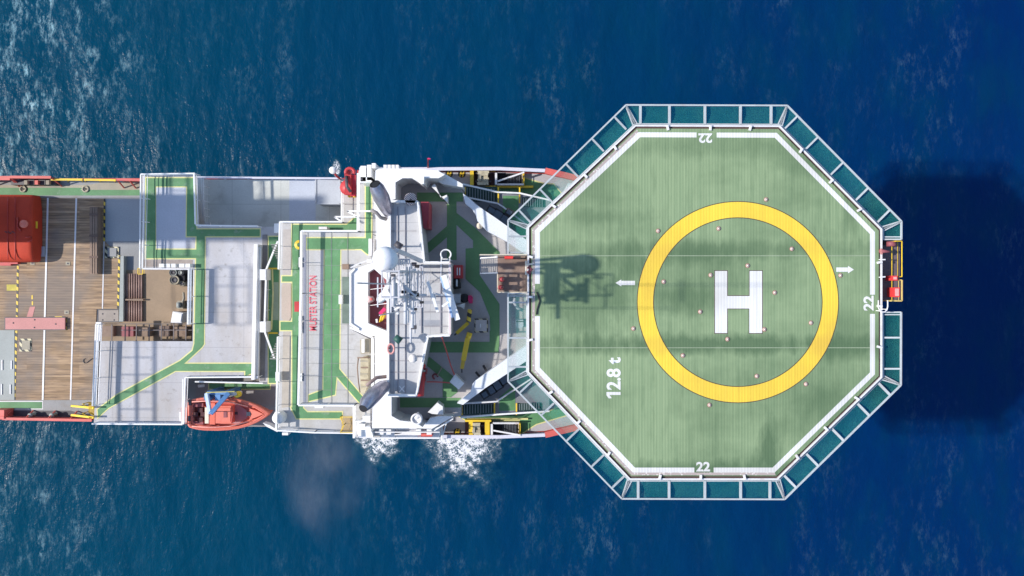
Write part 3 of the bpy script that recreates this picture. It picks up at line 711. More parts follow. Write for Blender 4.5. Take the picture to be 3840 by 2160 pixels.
m = MB(); m.prism([(648, 1168), (686, 1174), (680, 1212), (640, 1210)], 6.03, 7.3); m.out('body', WHITE, t)
m = MB(); m.prism([(652, 1172), (682, 1177), (677, 1207), (645, 1206)], 7.3, 7.36); m.out('lid', WHITE, t)
t = thing('pump_unit', 'small tan pump beside the white box in the sunken bay', 'pump', W(676, 1145, 6.03))
m = MB(); m.box(665, 1128, 686, 1158, 6.03, 6.5); m.out('base_frame', TAN, t)
m = MB(); m.ppipe([(670, 1134, 6.7), (670, 1154, 6.7)], 0.18, 10); m.out('motor', PALEG, t)
m = MB(); m.ppipe([(682, 1140, 6.6), (690, 1118, 6.6), (688, 1096, 6.6)], 0.1, 8); m.out('hose', TAN, t)

# orange rescue pod at the frame edge
t = thing('enclosed_lifeboat', 'big orange enclosed lifeboat lying at the aft end of the cargo deck', 'lifeboat', W(20, 860, 6.1))
m = MB(); NS = 14
outl = []
for k in range(NS + 1):
    a = k / NS * math.pi
    outl.append((math.cos(a), math.sin(a)))
yc = (W(0, 728, 7.2).y + W(0, 983, 7.2).y) / 2; hw = (W(0, 728, 7.2).y - W(0, 983, 7.2).y) / 2
xe = W(131, 0, 7.2).x
secs = []
for fx, s_ in ((0.0, 0.86), (0.10, 0.95), (0.35, 0.985), (1.0, 1.0), (3.0, 1.0), (5.5, 0.97), (7.5, 0.8)):
    ring = []
    for ca, sa in outl:
        e = 0.35
        yy = math.copysign(abs(ca) ** e, ca) * hw * (s_ if fx > 0.5 else 1 - (1 - s_) * 0.4); zz = 6.4 + (abs(sa) ** 0.55) * 1.25 * s_
        ring.append((xe - fx, yc + yy, zz))
    ring += [(xe - fx, yc - hw * 0.6 * s_, 6.15), (xe - fx, yc + hw * 0.6 * s_, 6.15)]
    secs.append(m.add(ring))
n = NS + 3; m.smooth = True
for a, b in zip(secs, secs[1:]):
    for j in range(n):
        k = (j + 1) % n; m.face([a + j, b + j, b + k, a + k])
m.smooth = False
m.face([secs[0] + j for j in range(n)]); m.face([secs[-1] + j for j in range(n)][::-1])
m.out('shell', ORANGE, t)
m = MB(); m.lathe(W(92, 840, 7.6), [(0.34, -0.1), (0.34, 0.16), (0.28, 0.22), (0.001, 0.24)], 20, cap=False); m.out('hatch', CORAL, t)
m = MB(); m.ppipe([(66, 815, 7.72), (66, 850, 7.72), (78, 866, 7.72)], 0.07, 6); m.out('grab_rail', HULLR, t)
m = MB(); m.ppipe([(96, 890, 7.75), (118, 888, 7.72), (120, 900, 7.7), (104, 908, 7.75)], 0.05, 6); m.out('mooring_line', HULLR, t)
m = MB()
for xx in (30, 58): m.ppipe([(xx, 738, 7.60), (xx - 1, 760, 7.66), (xx - 1, 950, 7.66), (xx, 974, 7.6)], 0.04, 6)
m.out('shell_rib', HULLR, t)
m = MB(); m.ppipe([(18, 868, 7.66), (26, 872, 7.66), (28, 866, 7.66), (40, 876, 7.66), (46, 868, 7.66), (58, 876, 7.66)], 0.035, 5); m.out('lashing', CHAR, t)
m = MB(); m.box(-20, 984, 66, 990, 6.1, 6.5); m.box(0, 990, 40, 996, 6.1, 6.4); m.out('cradle', RED, t)
m = MB(); m.box(130, 830, 136, 856, 6.9, 7.1); m.out('rubbing_block', YEL, t)
t = thing('pallet_plate', 'pale grey plate leaning flat beside the orange lifeboat', 'plate', W(148, 950, 6.07))
m = MB(); m.box(128, 924, 164, 962, 6.07, 6.25); m.out('panel', BOXC, t)
m = MB(); m.box(134, 930, 140, 956, 6.25, 6.3); m.out('rib', BOXC, t)

# lifeboat recess floor
paint(ship, 6.6, [rect(790, 1440, 1020, 1458)], GREEN, 4) if False else None
MB().prism([(735, 1436), (1040, 1436), (1038, 1600), (735, 1600)], 6.0, 7.0).out('davit_platform', mat('davit_deck_grey', (0.27, 0.25, 0.25), 0.65, 0.1), ship)
paint(ship, 7.0, [rect(784, 1438, 1012, 1458)], GREEN, 3.5)
m = MB(); m.ppipe([(744, 1448, 7.6), (766, 1446, 7.6)], 0.12, 8); m.out('vent_pipe', WHITE, ship)

# --- grey container --------------------------------------------------------
t = thing('container', 'pale grey square container standing at the ship side beyond the white railing', 'container', W(1230, 738, 6.0))
m = MB(); m.prism([(1186, 674), (1272, 676), (1274, 762), (1184, 762)], 6.0, 8.6); m.out('box', BOXC, t)
m = MB()
for a, b in (((1184, 764), (1276, 764)), ((1184, 674), (1184, 764)), ((1274, 674), (1276, 764))): m.pbar((*a, 8.6), (*b, 8.6), 0.12)
m.out('top_frame', BOXC, t)
for i in range(6): m = MB(); x = 1190 + i * 15; m.pbar((x, 764, 8.5), (x + 8, 764, 6.1), 0.09); m.out('side_rib', CHAR, t)
# ---------------------------------------------------------------- muster decks
zB, zC = 11.5, 14.0
B = [(1053, 832), (1284, 832), (1284, 690), (1352, 690), (1352, 1625), (1180, 1622), (1042, 1612)]
walkB = MB().prism(B, 6.0, zB).out('lower_muster_deck', [GREYC], ship)
paint(walkB, zB, [[(1096, 843), (1300, 843), (1343, 806), (1343, 872), (1134, 872), (1096, 872)], rect(1096, 868, 1136, 1540), rect(1058, 1036, 1100, 1056), rect(1052, 1207, 1100, 1238),
                  [(1092, 1528), (1134, 1528), (1152, 1546), (1282, 1546), (1282, 1569), (1112, 1569)]])
def rail(parent, pts, z, **k):
    mt = k.pop('mt', WHITE); nm = k.pop('nm', 'railing')
    return MB().rail(pts, z, **k).out(nm, mt, parent)
rail(walkB, [(1053, 833), (1284, 833)], zB, r=0.11)
rail(walkB, [(1284, 833), (1285, 690)], zB, r=0.12)
rail(walkB, [(1054, 833), (1049, 1010)], zB, r=0.13)
rail(walkB, [(1046, 1262), (1040, 1608)], zB, r=0.13)
rail(walkB, [(1042, 1612), (1180, 1620), (1328, 1622)], zB, r=0.10)
for y in (1060,): MB().prism([(1060, 1063), (1091, 1063), (1091, 1190), (1084, 1203), (1064, 1203), (1056, 1192), (1056, 1074)], zB, zB + 0.05).out('tan_panel', mat('tan_panel_paint', (0.46, 0.38, 0.31), 0.7, 0.06), walkB)
MB().sheet([(1062, 1245), (1088, 1245), (1090, 1525), (1056, 1530)], zB + 0.006).out('tan_panel', mat('tan_panel_worn', (0.45, 0.40, 0.34), 0.7, 0.12), walkB)
MB().sheet([(1062, 860), (1090, 860), (1090, 1030), (1060, 1030)], zB + 0.006).out('tan_panel', mat('tan_panel_shade', (0.43, 0.39, 0.36), 0.7, 0.1), walkB)
C = [(1134, 866), (1344, 866), (1344, 690), (1425, 690), (1425, 1640), (1330, 1640), (1330, 1518), (1123, 1518)]
walkC = MB().prism(C, 6.0, zC).out('upper_muster_deck', [GREYC], ship)
paint(walkC, zC, [[(1150, 893), (1372, 893), (1372, 700), (1392, 700), (1392, 955), (1378, 953), (1355, 934), (1150, 934)],
                  [(1218, 930), (1276, 930), (1272, 1384), (1358, 1486), (1350, 1512), (1262, 1412), (1256, 1480), (1158, 1504), (1158, 1482), (1212, 1462)]])
rail(walkC, [(1134, 867), (1344, 867)], zC, r=0.12)
rail(walkC, [(1344, 867), (1345, 652)], zC, r=0.13)
rail(walkC, [(1134, 867), (1132, 1100)], zC, r=0.16, bars=(1.0,))
rail(walkC, [(1132, 1100), (1123, 1516)], zC, r=0.16, bars=(1.0,))
rail(walkC, [(1123, 1518), (1330, 1519)], zC, r=0.11)
rail(walkC, [(1330, 1519), (1330, 1640)], zC, r=0.15)
for y in (968, 1000): pass
m = MB(); m.prism(rect(1137, 880, 1147, 1508), zC, zC + 0.03); m.out('rail_shadow_strip', mat('rail_shadow_blue_grey', (0.24, 0.25, 0.30), 0.6), walkC)  # rail shadow along the deck edge painted as a blue-grey strip
m = MB()
for x in (1153, 1242, 1303): m.box(x, 872, x + 1.6, 1512, zC + 0.03, zC + 0.04)
for y in (935, 995, 1050, 1105, 1160, 1215, 1255, 1310, 1362, 1412, 1462): m.box(1150, y, 1330, y + 1.2, zC + 0.032, zC + 0.042)
m.out('deck_seam', mat('seam_grey', (0.23, 0.24, 0.24), 0.7), walkC)
MB().box(1283, 1038, 1312, 1213, zC, zC + 0.35).out('vent_grille', mat('dark_green_grille', (0.13, 0.17, 0.14), 0.6, 0.3, 1.0), walkC)
MB().box(1283, 990, 1307, 1010, zC, zC + 0.3).out('drain_cover', BROWN, walkC)
for y0, y1 in ((965, 1002), (1185, 1205), (1208, 1250), (1400, 1430)): MB().box(1120, y0, 1132, y1, zC - 1.0, zC + 0.15).out('life_jacket_locker', WHITE, walkC)
for y in (1143, 1162): MB().box(1104, y - 12 + 0, 1122, y + 7, zB, zB + 0.8).out('fire_hose_box', RED, walkB)
MB().box(1270, 1106, 1280, 1140, zC, zC + 1.0).out('sign_board', WHITE, walkC)
for x0, y0, x1, y1 in ((1382, 895, 1400, 960), (1375, 972, 1400, 985)): MB().box(x0, y0, x1, y1, zC, zC + 1.2).out('equipment_cabinet', WHITER, walkC)
for x0, y0, x1, y1 in ((1180, 1510, 1212, 1530),): MB().box(x0, y0, x1, y1, zB, zB + 1.1).out('life_jacket_locker', WHITE, walkB)
MB().box(1195, 850, 1226, 860, zB, zB + 0.9).out('bench', WHITER, walkB)
# painted writing
def text(parent, s, cx, cy, z, height, rot, mt, name, bold=0.02, width=None, flip=False):
    cu = bpy.data.curves.new(name, 'FONT'); cu.body = s; cu.align_x = 'CENTER'; cu.align_y = 'CENTER'; cu.offset = bold
    cu.size = 1.0; cu.extrude = 0
    o = bpy.data.objects.new(name, cu); COL.objects.link(o)
    bpy.context.view_layer.update()
    dg = bpy.context.evaluated_depsgraph_get()
    me = bpy.data.meshes.new_from_object(o.evaluated_get(dg))
    bpy.data.objects.remove(o, do_unlink=True)
    xs = [v.co.x for v in me.vertices]; ys = [v.co.y for v in me.vertices]
    w_, h_ = max(xs) - min(xs), max(ys) - min(ys); mx, my = (max(xs) + min(xs)) / 2, (max(ys) + min(ys)) / 2
    sy = height / h_; sx = (width / w_) if width else sy
    c = W(cx, cy, z) - org(parent); cr, sr = math.cos(R(rot)), math.sin(R(rot))
    for v in me.vertices:
        a, b = (v.co.x - mx) * sx, (v.co.y - my) * sy
        v.co = (c.x + a * cr - b * sr, c.y + a * sr + b * cr, c.z)
    me.materials.clear(); me.materials.append(mt)
    o = bpy.data.objects.new(name, me); COL.objects.link(o); o.parent = parent; ORG[o.name] = org(parent)
    return o
k14 = (HC - 14) / F
text(walkC, 'MUSTER STATION', 1173, 1137, zC + 0.05, 27 * k14, 90, REDT, 'muster_station_lettering', 0.008, 206 * k14)

# gear between mess deck and bridge wing
t = thing('covered_crane', 'tan tarpaulin covered crane boom lashed in front of the white bridge', 'crane', W(1368, 1380, 14))
for k_ in range(5): m = MB(); m.box(1351 + 2 * (k_ % 2), 1352 + k_ * 24, 1381 - 2 * (k_ % 3), 1357 + k_ * 24, 14.9, 15.0); m.out('fold', BROWN if k_ % 2 else TAN, t)
m = MB(); m.prism([(1352, 1342), (1372, 1336), (1382, 1350), (1380, 1440), (1366, 1478), (1352, 1476), (1350, 1420)], 14, 14.9); m.out('boom_cover', BEIGE, t)
m = MB(); m.prism([(1350, 1275), (1384, 1270), (1386, 1325), (1352, 1328)], 14, 14.7); m.out('base', TAN, t)
m = MB(); m.box(1356, 1272, 1366, 1322, 14.7, 15.0); m.out('jib', WHITE, t)
m = MB(); m.ppipe([(1344, 1340, 14.6), (1340, 1380, 14.9), (1344, 1430, 14.7), (1350, 1472, 14.6)], 0.045, 6); m.ppipe([(1340, 1342, 14.9), (1388, 1340, 14.9)], 0.05, 6); m.out('lashing', BROWN, t)
m = MB()
m.rail([(1402, 1020), (1398, 960), (1402, 800), (1408, 790)], 14, r=0.05, h=1.2); m.out('bridge_front_railing', CHAR, ship)

# yellow gangway cage and yellow hooped ladder
m = MB()
for i in range(12): m.box(1281 + i * 4, 1566, 1283 + i * 4, 1620, 12.0, 12.06)
m.m(1)
m.rail([(1278, 1562), (1328, 1562)], 12, h=.9, r=.05); m.rail([(1278, 1620), (1328, 1620)], 12, h=.9, r=.05); m.rail([(1278, 1562), (1290, 1592), (1278, 1620)], 12, h=.9, r=.05)
m.out('yellow_gangway', [mat('ochre_grating', (0.45, 0.28, 0.06), 0.6), YEL], ship)
m = MB()
for r_ in (10, 13, 16): m.pipe([W(1122 + r_ * math.cos(R(a)), 918 + r_ * math.sin(R(a)), zB + 2.2 - r_ * 0.1) for a in range(90, 280, 20)], 0.045, 5)
m.out('ladder_hoop', YEL, ship)
# round white capstan on the boat deck corner and neighbours
m = MB(); c = W(1053, 1562, 11.5); m.lathe(c, [(0.5, 0), (0.5, 0.5), (0.42, 0.9), (0.2, 1.0), (0.001, 1.02)], 18, cap=False); m.out('white_capstan', WHITE, ship)
MB().box(1030, 1545, 1050, 1575, 11.5, 12.3).out('capstan_motor', WHITE, ship)
MB().box(1058, 1622, 1080, 1632, 10.8, 11.6).out('fender_bracket', WHITE, ship)
m = MB(); m.prism([(985, 1586), (1010, 1594), (1040, 1612), (1040, 1620), (1000, 1600)], 9.5, 10.4); m.out('side_fairing', WHITER, ship)
for y in (935, 1395,): MB().box(1033, y - 0, 1052, y + 34, 10.6, 12.0).out('life_raft_canister', WHITE, ship) if y > 1000 else None

# red deck crane
t = thing('deck_crane', 'folded red knuckle boom crane at the upper ship side', 'crane', W(1318, 700, 11.5))
m = MB(); m.lathe(W(1318, 712, 11.5), [(0.55, 0), (0.5, 1.2), (0.6, 1.25), (0.6, 1.5), (0.001, 1.52)], 16, cap=False); m.out('pedestal', RED, t)
m = MB(); m.pbar((1306, 640, 13.6), (1308, 728, 13.2), 0.5, 0.5); m.out('main_boom', RED, t)
m = MB(); m.pbar((1326, 655, 13.4), (1324, 735, 13.0), 0.4, 0.4); m.out('knuckle_boom', mat('deep_red', (0.42, 0.02, 0.04), 0.5, 0.2), t)
m = MB(); m.pipe([W(1312 + 16 * math.cos(R(a)), 645 + 14 * math.sin(R(a)), 14) for a in range(150, 400, 20)], 0.12, 8); m.out('hose_loop', RED, t)
m = MB(); m.ppipe([(1299, 660, 13.8), (1301, 700, 13.9), (1316, 720, 13.8)], 0.12, 8); m.out('cylinder', CHAR, t)
MB().box(1304, 726, 1338, 738, 11.5, 12.0).out('base_plate', RED, t)
for x in (1312, 1330): m = MB(); m.lathe(W(x, 736, 12), [(0.12, 0), (0.12, 0.2), (0.001, 0.2)], 10, cap=False); m.out('foot', YEL, t)
t = thing('search_light', 'small white lamp leaning out over the water next to the red crane', 'lamp', W(1262, 665, 8))
m = MB(); m.ppipe([(1276, 672, 8.5), (1262, 660, 9.5), (1252, 644, 10)], 0.09, 8); m.out('arm', RED, t)
m = MB(); m.lathe(W(1250, 640, 10), [(0.15, -0.2), (0.3, 0.1), (0.3, 0.25), (0.001, 0.27)], 14, cap=False); m.out('housing', WHITE, t)

# ---------------------------------------------------------------- bridge house
zR = 18.0
ROOF = [(1408, 640), (1420, 632), (1500, 632), (1580, 634), (1640, 640), (1668, 655), (1645, 668), (1598, 668), (1583, 692), (1566, 680), (1545, 668), (1510, 668), (1483, 684), (1483, 746), (1460, 752), (1460, 1052),
        (1452, 1052), (1402, 1008), (1380, 1022), (1380, 1212), (1447, 1240), (1456, 1250), (1456, 1484), (1468, 1490), (1468, 1560), (1500, 1577), (1558, 1584), (1585, 1602), (1560, 1606), (1395, 1606), (1398, 1480), (1406, 1440), (1406, 1262),
        (1345, 1237), (1312, 1214), (1312, 1024), (1330, 1008), (1396, 986), (1412, 960), (1412, 830), (1402, 780)]
bridge = MB().prism(ROOF, 6.0, zR).out('bridge_house', WHITE, ship)
MB().sheet([(1378, 1020), (1402, 1004), (1456, 1050), (1456, 1246), (1378, 1214)], 17.2).out('maroon_floor', MAROON, bridge)
m = MB(); m.prism([(1310, 1022), (1328, 1004), (1332, 1010), (1317, 1026), (1317, 1212), (1347, 1232), (1344, 1240), (1310, 1218)], zR, zR + 0.15); m.out('roof_coaming', WHITE, bridge)
rail(bridge, [(1318, 1004), (1345, 990), (1396, 972)], 17.2, r=0.07, mt=WHITER)
rail(bridge, [(1316, 1228), (1398, 1264), (1398, 1470)], 15.5, r=0.12, mt=WHITE)
rail(bridge, [(1322, 1234), (1392, 1270)], 15.5, r=0.06, mt=CHAR)
rail(bridge, [(1394, 1500), (1394, 1604)], 15.5, r=0.07, mt=CHAR)
m = MB(); m.sheet([(1395, 1225), (1402, 1222), (1402, 1230)], zR + .01)
for (x0, y0, x1, y1) in ((1345, 640, 1352, 660), (1352, 622, 1372, 680), (1376, 618, 1392, 676), (1394, 612, 1408, 630), (1350, 664, 1392, 684)):
    MB().box(x0, y0, x1, y1, 14, 16.4).out('wing_locker', WHITE, bridge)
MB().box(1352, 668, 1360, 676, 16.4, 16.5).out('vent', CHAR, bridge)
for i in range(4): MB().box(1438 + 15 * i, 618, 1450 + 15 * i, 641, 14, 16.8).out('life_raft_cradle', WHITE, bridge)
MB().prism([(1350, 684), (1350, 625), (1410, 622), (1410, 690)], 6, 14.0).out('wing_support', WHITER, bridge)
rail(bridge, [(1405, 632), (1490, 630)], 14.5, r=0.08)
m = MB(); m.prism([(1340, 1582), (1395, 1578), (1395, 1620), (1400, 1640), (1345, 1640), (1335, 1610)], 6, 14.6); m.out('wing_deck', WHITE, bridge)
for (x0, y0, x1, y1, h) in ((1360, 1560, 1388, 1580, 15.4), (1342, 1590, 1368, 1612, 15.2), (1370, 1600, 1392, 1622, 15.8)): MB().box(x0, y0, x1, y1, 14, h).out('wing_locker', WHITE, bridge)
rail(bridge, [(1332, 1578), (1376, 1576)], 14.2, r=0.08)
m = MB(); m.prism([(1395, 1600), (1560, 1600), (1650, 1604), (1650, 1638), (1395, 1640)], 6, 13.2); m.out('lower_wing', WHITER, bridge)
MB().sheet([(1480, 1612), (1540, 1612), (1500, 1626), (1480, 1628)], 13.21).out('wing_opening', DARK, bridge)
for x0 in (1420, 1448, 1560, 1600): MB().box(x0, 1610, x0 + 18, 1630, 13.2, 14.2).out('wing_locker', WHITE, bridge)
rail(bridge, [(1400, 1618), (1650, 1618)], 13.3, r=0.08, mt=WHITER)
rail(bridge, [(1400, 1640), (1650, 1640)], 13.0, r=0.10, mt=WHITE)
MB().box(1578, 1626, 1620, 1638, 13.2, 13.7).out('red_hose_reel', REDB, bridge)
# winglet fairings towards the bow
m = MB(); m.prism([(1640, 640), (1668, 652), (1735, 690), (1735, 702), (1660, 690), (1625, 668), (1600, 668), (1600, 640)], 11, 16.5); m.out('wing_fairing', WHITE, bridge)
m = MB(); m.prism([(1560, 1588), (1600, 1586), (1612, 1568), (1650, 1560), (1700, 1562), (1620, 1608), (1560, 1606)], 11, 16.4); m.out('wing_fairing', WHITE, bridge)
rail(bridge, [(1640, 640), (1700, 684)], 15.2, r=0.08); rail(bridge, [(1630, 1612), (1700, 1568)], 15.2, r=0.08)
m = MB(); m.ppipe([(1558, 1578, 17.5), (1562, 1562, 17.8), (1574, 1556, 17.8)], 0.25, 10); m.out('vent_cowl', WHITE, bridge)
m = MB(); m.lathe(W(1562, 1572, 18), [(0.4, -0.4), (0.42, 0), (0.3, 0.1), (0.3, -0.1), (0.001, -0.1)], 16, cap=False); m.out('vent_cowl', WHITER, bridge)
MB().box(1582, 660, 1590, 690, 16, 18.3).out('vent_cowl', WHITE, bridge)
m = MB(); m.prism([(1618, 700), (1630, 688), (1652, 740), (1676, 730), (1678, 760)], 15, 16.6); m.out('deck_fairing', WHITE, ship)
m = MB(); m.prism([(1604, 1546), (1640, 1510), (1660, 1524), (1662, 1556), (1620, 1552)], 15, 16.2); m.out('deck_fairing', WHITE, ship)

# monkey island
M = [(1463, 756), (1568, 758), (1592, 985), (1688, 985), (1688, 1256), (1604, 1260), (1562, 1482), (1457, 1482), (1457, 1050), (1463, 1010)]
zM = 18.6
monkey = MB().prism(M, 6.0, zM).out('monkey_island', GREYM, ship)
MB().prism([(1470, 757), (1518, 757), (1518, 775), (1470, 790)], zM, zM + 0.01)
m = MB()
for p, q in zip(M, M[1:] + M[:1]): m.bar(W(*p, zM) + Vector((0, 0, 0.15)), W(*q, zM) + Vector((0, 0, 0.15)), 0.17, 0.3)
m.out('coaming', WHITE, monkey)
rail(monkey, [(1568, 760), (1592, 983), (1686, 985)], zM, r=0.09)
rail(monkey, [(1688, 1256), (1606, 1260), (1562, 1480), (1458, 1480)], zM, r=0.09)
rail(monkey, [(1688, 985), (1688, 1256)], zM, r=0.08, mt=mat('pink_white_paint', (0.72, 0.58, 0.58), 0.5))
m = MB()
for x in (1490, 1518): m.box(x, 775, x + 2, 1475, zM, zM + 0.08)
for y in (865, 1030, 1095, 1168, 1215, 1352, 1395): m.box(1465, y, 1560, y + 2, zM, zM + 0.07)
for y in (1002, 1022, 1052, 1110, 1168, 1222): m.box(1590, y, 1684, y + 3, zM, zM + 0.09)
m.box(1578, 990, 1581, 1250, zM, zM + 0.1); m.box(1650, 990, 1654, 1250, zM, zM + 0.08)
m.out('cable_tray', mat('cable_tray_grey', (0.27, 0.26, 0.29), 0.6), monkey)
m = MB(); m.sheet(rect(1572, 1200, 1650, 1222), zM + 0.012); m.sheet(rect(1572, 1128, 1650, 1140), zM + 0.012); m.out('non_slip_patch', mat('patch_grey', (0.33, 0.34, 0.37), 0.7), monkey)
m = MB(); m.sheet(strip([(1497, 1447), (1517, 1470)], 4), zM + 0.012); m.sheet(strip([(1517, 1447), (1497, 1470)], 4), zM + 0.015); m.out('painted_cross', WHITE, monkey)

# exhaust funnels: heat-stained steel trunks bent outboard
m = MB(); m.m(0)
m.ppipe([(1456, 806, 18.0), (1446, 776, 19.6), (1430, 740, 20.6), (1414, 706, 21.3), (1406, 690, 21.6)], [0.30, 0.46, 0.55, 0.50, 0.36], 20, cap=False)
m.m(1); m.ppipe([(1407, 692, 21.56), (1406.5, 691, 21.58)], [0.28, 0.28], 20)
m.out('exhaust_funnel', [METAL, BLK], ship)
m = MB(); m.m(0)
m.ppipe([(1452, 1440, 18.0), (1434, 1452, 19.6), (1402, 1480, 20.6), (1374, 1512, 21.3), (1362, 1532, 21.7)], [0.30, 0.46, 0.55, 0.50, 0.30], 20, cap=False)
m.m(1); m.ppipe([(1363, 1531, 21.66), (1362.6, 1531.6, 21.68)], [0.28, 0.28], 20)
m.out('exhaust_funnel', [METAL, BLK], ship)
m = MB(); m.ppipe([(1448, 822, 18.6), (1428, 816, 19), (1412, 798, 19.2), (1392, 788, 19.4)], 0.13, 10); m.out('exhaust_pipe', mat('pipe_grey_brown', (0.28, 0.25, 0.24), 0.5), ship)
m = MB(); m.ppipe([(1448, 1412, 18.4), (1412, 1416, 19), (1394, 1430, 19.2), (1374, 1446, 19.4)], 0.13, 10); m.out('exhaust_pipe', mat('pipe_brown', (0.3, 0.22, 0.2), 0.5), ship)

# ---------------------------------------------------------------- foredeck
zF = 15.0
FD = [(1484, 672), (1600, 668), (1640, 690), (1736, 694), (1736, 722), (1990, 935), (2000, 1310), (1728, 1510), (1728, 1560), (1470, 1580), (1470, 1480)]
fore = MB().prism(FD, 10.9, zF).out('foredeck', GREYF, ship)
paint(fore, zF, [rect(1564, 722, 1736, 756), [(1676, 756), (1712, 756), (1712, 975), (1676, 975)], strip([(1700, 848), (1588, 945)], 32),
                 [(1712, 798), (1780, 852), (1873, 945), (1873, 956), (1798, 956), (1798, 1030), (1873, 1140), (1873, 1262), (1840, 1262), (1836, 1186), (1800, 1096), (1746, 1046), (1746, 932), (1774, 930), (1774, 902), (1706, 838)],
                 rect(1590, 1282, 1870, 1322), strip([(1600, 1350), (1690, 1424)], 32), [(1660, 1424), (1712, 1420), (1716, 1470), (1690, 1490), (1660, 1490)], rect(1500, 1492, 1728, 1528), rect(1836, 1240, 1872, 1300)], GREENF, 0)
for pts in ([(1736, 726), (1758, 742), (1786, 768), (1860, 818), (1992, 912), (1992, 968), (1900, 905), (1826, 866), (1790, 828), (1784, 806), (1768, 782), (1745, 764)],
            [(1714, 1512), (1764, 1472), (1772, 1440), (1782, 1428), (1985, 1288), (1988, 1345), (1820, 1455), (1736, 1518)]):
    MB().prism(pts, zF, zF + 1.1).out('wind_screen', mat('screen_pale_blue', (0.74, 0.76, 0.80), 0.5, 0.04), fore)
for sgn, L in ((1, [(1828, 778, 1858, 800), (1850, 790, 1884, 822), (1876, 808, 1908, 842), (1898, 786, 1922, 806)]), (-1, [(1850, 1428, 1880, 1462), (1874, 1408, 1908, 1440), (1830, 1448, 1856, 1478), (1806, 1468, 1830, 1492)])):
    for (a, b, c, d) in L:
        m = MB(); m.m(1).box(a - 3, b - 3, c + 3, d + 3, 13.5, 14.6, 32 * sgn); m.m(0).box(a + 2, b + 2, c - 2, d - 2, 14.6, 14.64, 32 * sgn); m.out('skylight', [GLASS, BLK], ship)
# side platforms and companion stairs either side of the foredeck (z 13)
PU = [(1736, 692), (1868, 724), (1950, 726), (2062, 752), (2062, 905), (1994, 935), (1736, 722)]
PL = [(1728, 1512), (1990, 1312), (2060, 1330), (2060, 1545), (1870, 1556), (1728, 1564)]
for pl in (PU, PL): MB().prism(pl, 10.9, 13.0).out('side_platform', mat('platform_dark_grey', (0.20, 0.20, 0.22), 0.6, 0.1), ship)
paint(ship, 13.0, [[(1886, 734), (1944, 734), (1944, 800), (1990, 900), (1970, 905), (1886, 800)]], GREEN, 0)
paint(ship, 13.0, [[(1872, 1490), (1932, 1440), (1932, 1540), (1872, 1540)]], GREEN, 0)
for (a, b, c, d) in ((1746, 700, 1864, 756), (1958, 740, 2046, 776), (1736, 1516, 1854, 1556), (1942, 1512, 2034, 1542)):
    m = MB(); m.sheet(rect(a, b, c, d), 13.012); m.out('stair_void', mat('stair_well_green_black', (0.02, 0.05, 0.045), 0.8), ship)
    stair(ship, a + 4, b + 3, c - 4, d - 3, 13.9, 13.1, 11 if c - a > 100 else 9, mat('tread_blue_grey', (0.17, 0.2, 0.21), 0.6), None, tread=0.32)
for x in (1742, 1866, 1946): MB().box(x, 702, x + 5, 762, 13.1, 13.2).out('yellow_threshold', YEL, ship)
for x in (1730, 1852, 1934): MB().box(x, 1512, x + 5, 1556, 13.1, 13.2).out('yellow_threshold', YEL, ship)
m = MB()
for pa, pb in (((1253, 813), (1345, 813)), ((1302, 792), (1396, 792)), ((1302, 792), (1340, 813)), ((1253, 813), (1283, 832))): m.pbar((*pa, 15.1), (*pb, 15.1), 0.11)
m.out('boarding_rail', WHITE, ship)
for pts in ([(1736, 692), (1868, 722), (1950, 726), (2062, 752)], [(1728, 1564), (1870, 1552), (2060, 1540)]): rail(ship, pts, 13.0, r=0.12, bars=(1.0, 0.6), h=0.9)
for pts in ([(1736, 738), (1866, 764), (1884, 775), (1990, 855)], [(1736, 1512), (1862, 1504), (1880, 1492), (1990, 1420)]): rail(ship, pts, 13.0, r=0.11, bars=(1.0, 0.5), h=0.9, mt=WHITER)
for pts in ([(1556, 652), (1640, 668), (1736, 692)],): pass

# lower side decks of the bow (z 11): sheets on the forecastle
zS = 10.95
side = MB().prism(hull_line(11.0, 0.25, -12.2), 10.95, 11.0).out('bow_side_deck', mat('bow_deck_paint', (0.42, 0.40, 0.42), 0.65, 0.08), ship)
paint(side, 11.0, [[(1968, 670), (2040, 690), (2075, 692), (2120, 745), (2100, 775), (1900, 722), (1800, 708), (1830, 702), (1966, 702)]])
paint(side, 11.0, [[(1720, 1560), (1860, 1550), (2045, 1548), (2140, 1510), (2180, 1540), (2010, 1590), (1950, 1628), (1950, 1574), (1750, 1576)]])
HZ = hull_line(12.0, 0.12, -12.0)
nh = len(HZ) // 2
for nm, seq in (('gunwale', HZ[:nh]), ('gunwale', HZ[nh:])):
    m = MB()
    P3 = [W(a, b, 12.0) for a, b in seq]
    for p, q in zip(P3, P3[1:]):
        red = min(p.x, q.x) > 2.0
        m.m(1 if red else 0)
        m.bar(p, q, 0.26 if not red else 0.45, 0.14); m.bar(p - Vector((0, 0, 0.55)), q - Vector((0, 0, 0.55)), 0.06, 1.0)
    m.out(nm, [mat('lilac_white_paint', (0.62, 0.60, 0.68), 0.5, 0.05), REDB], ship)
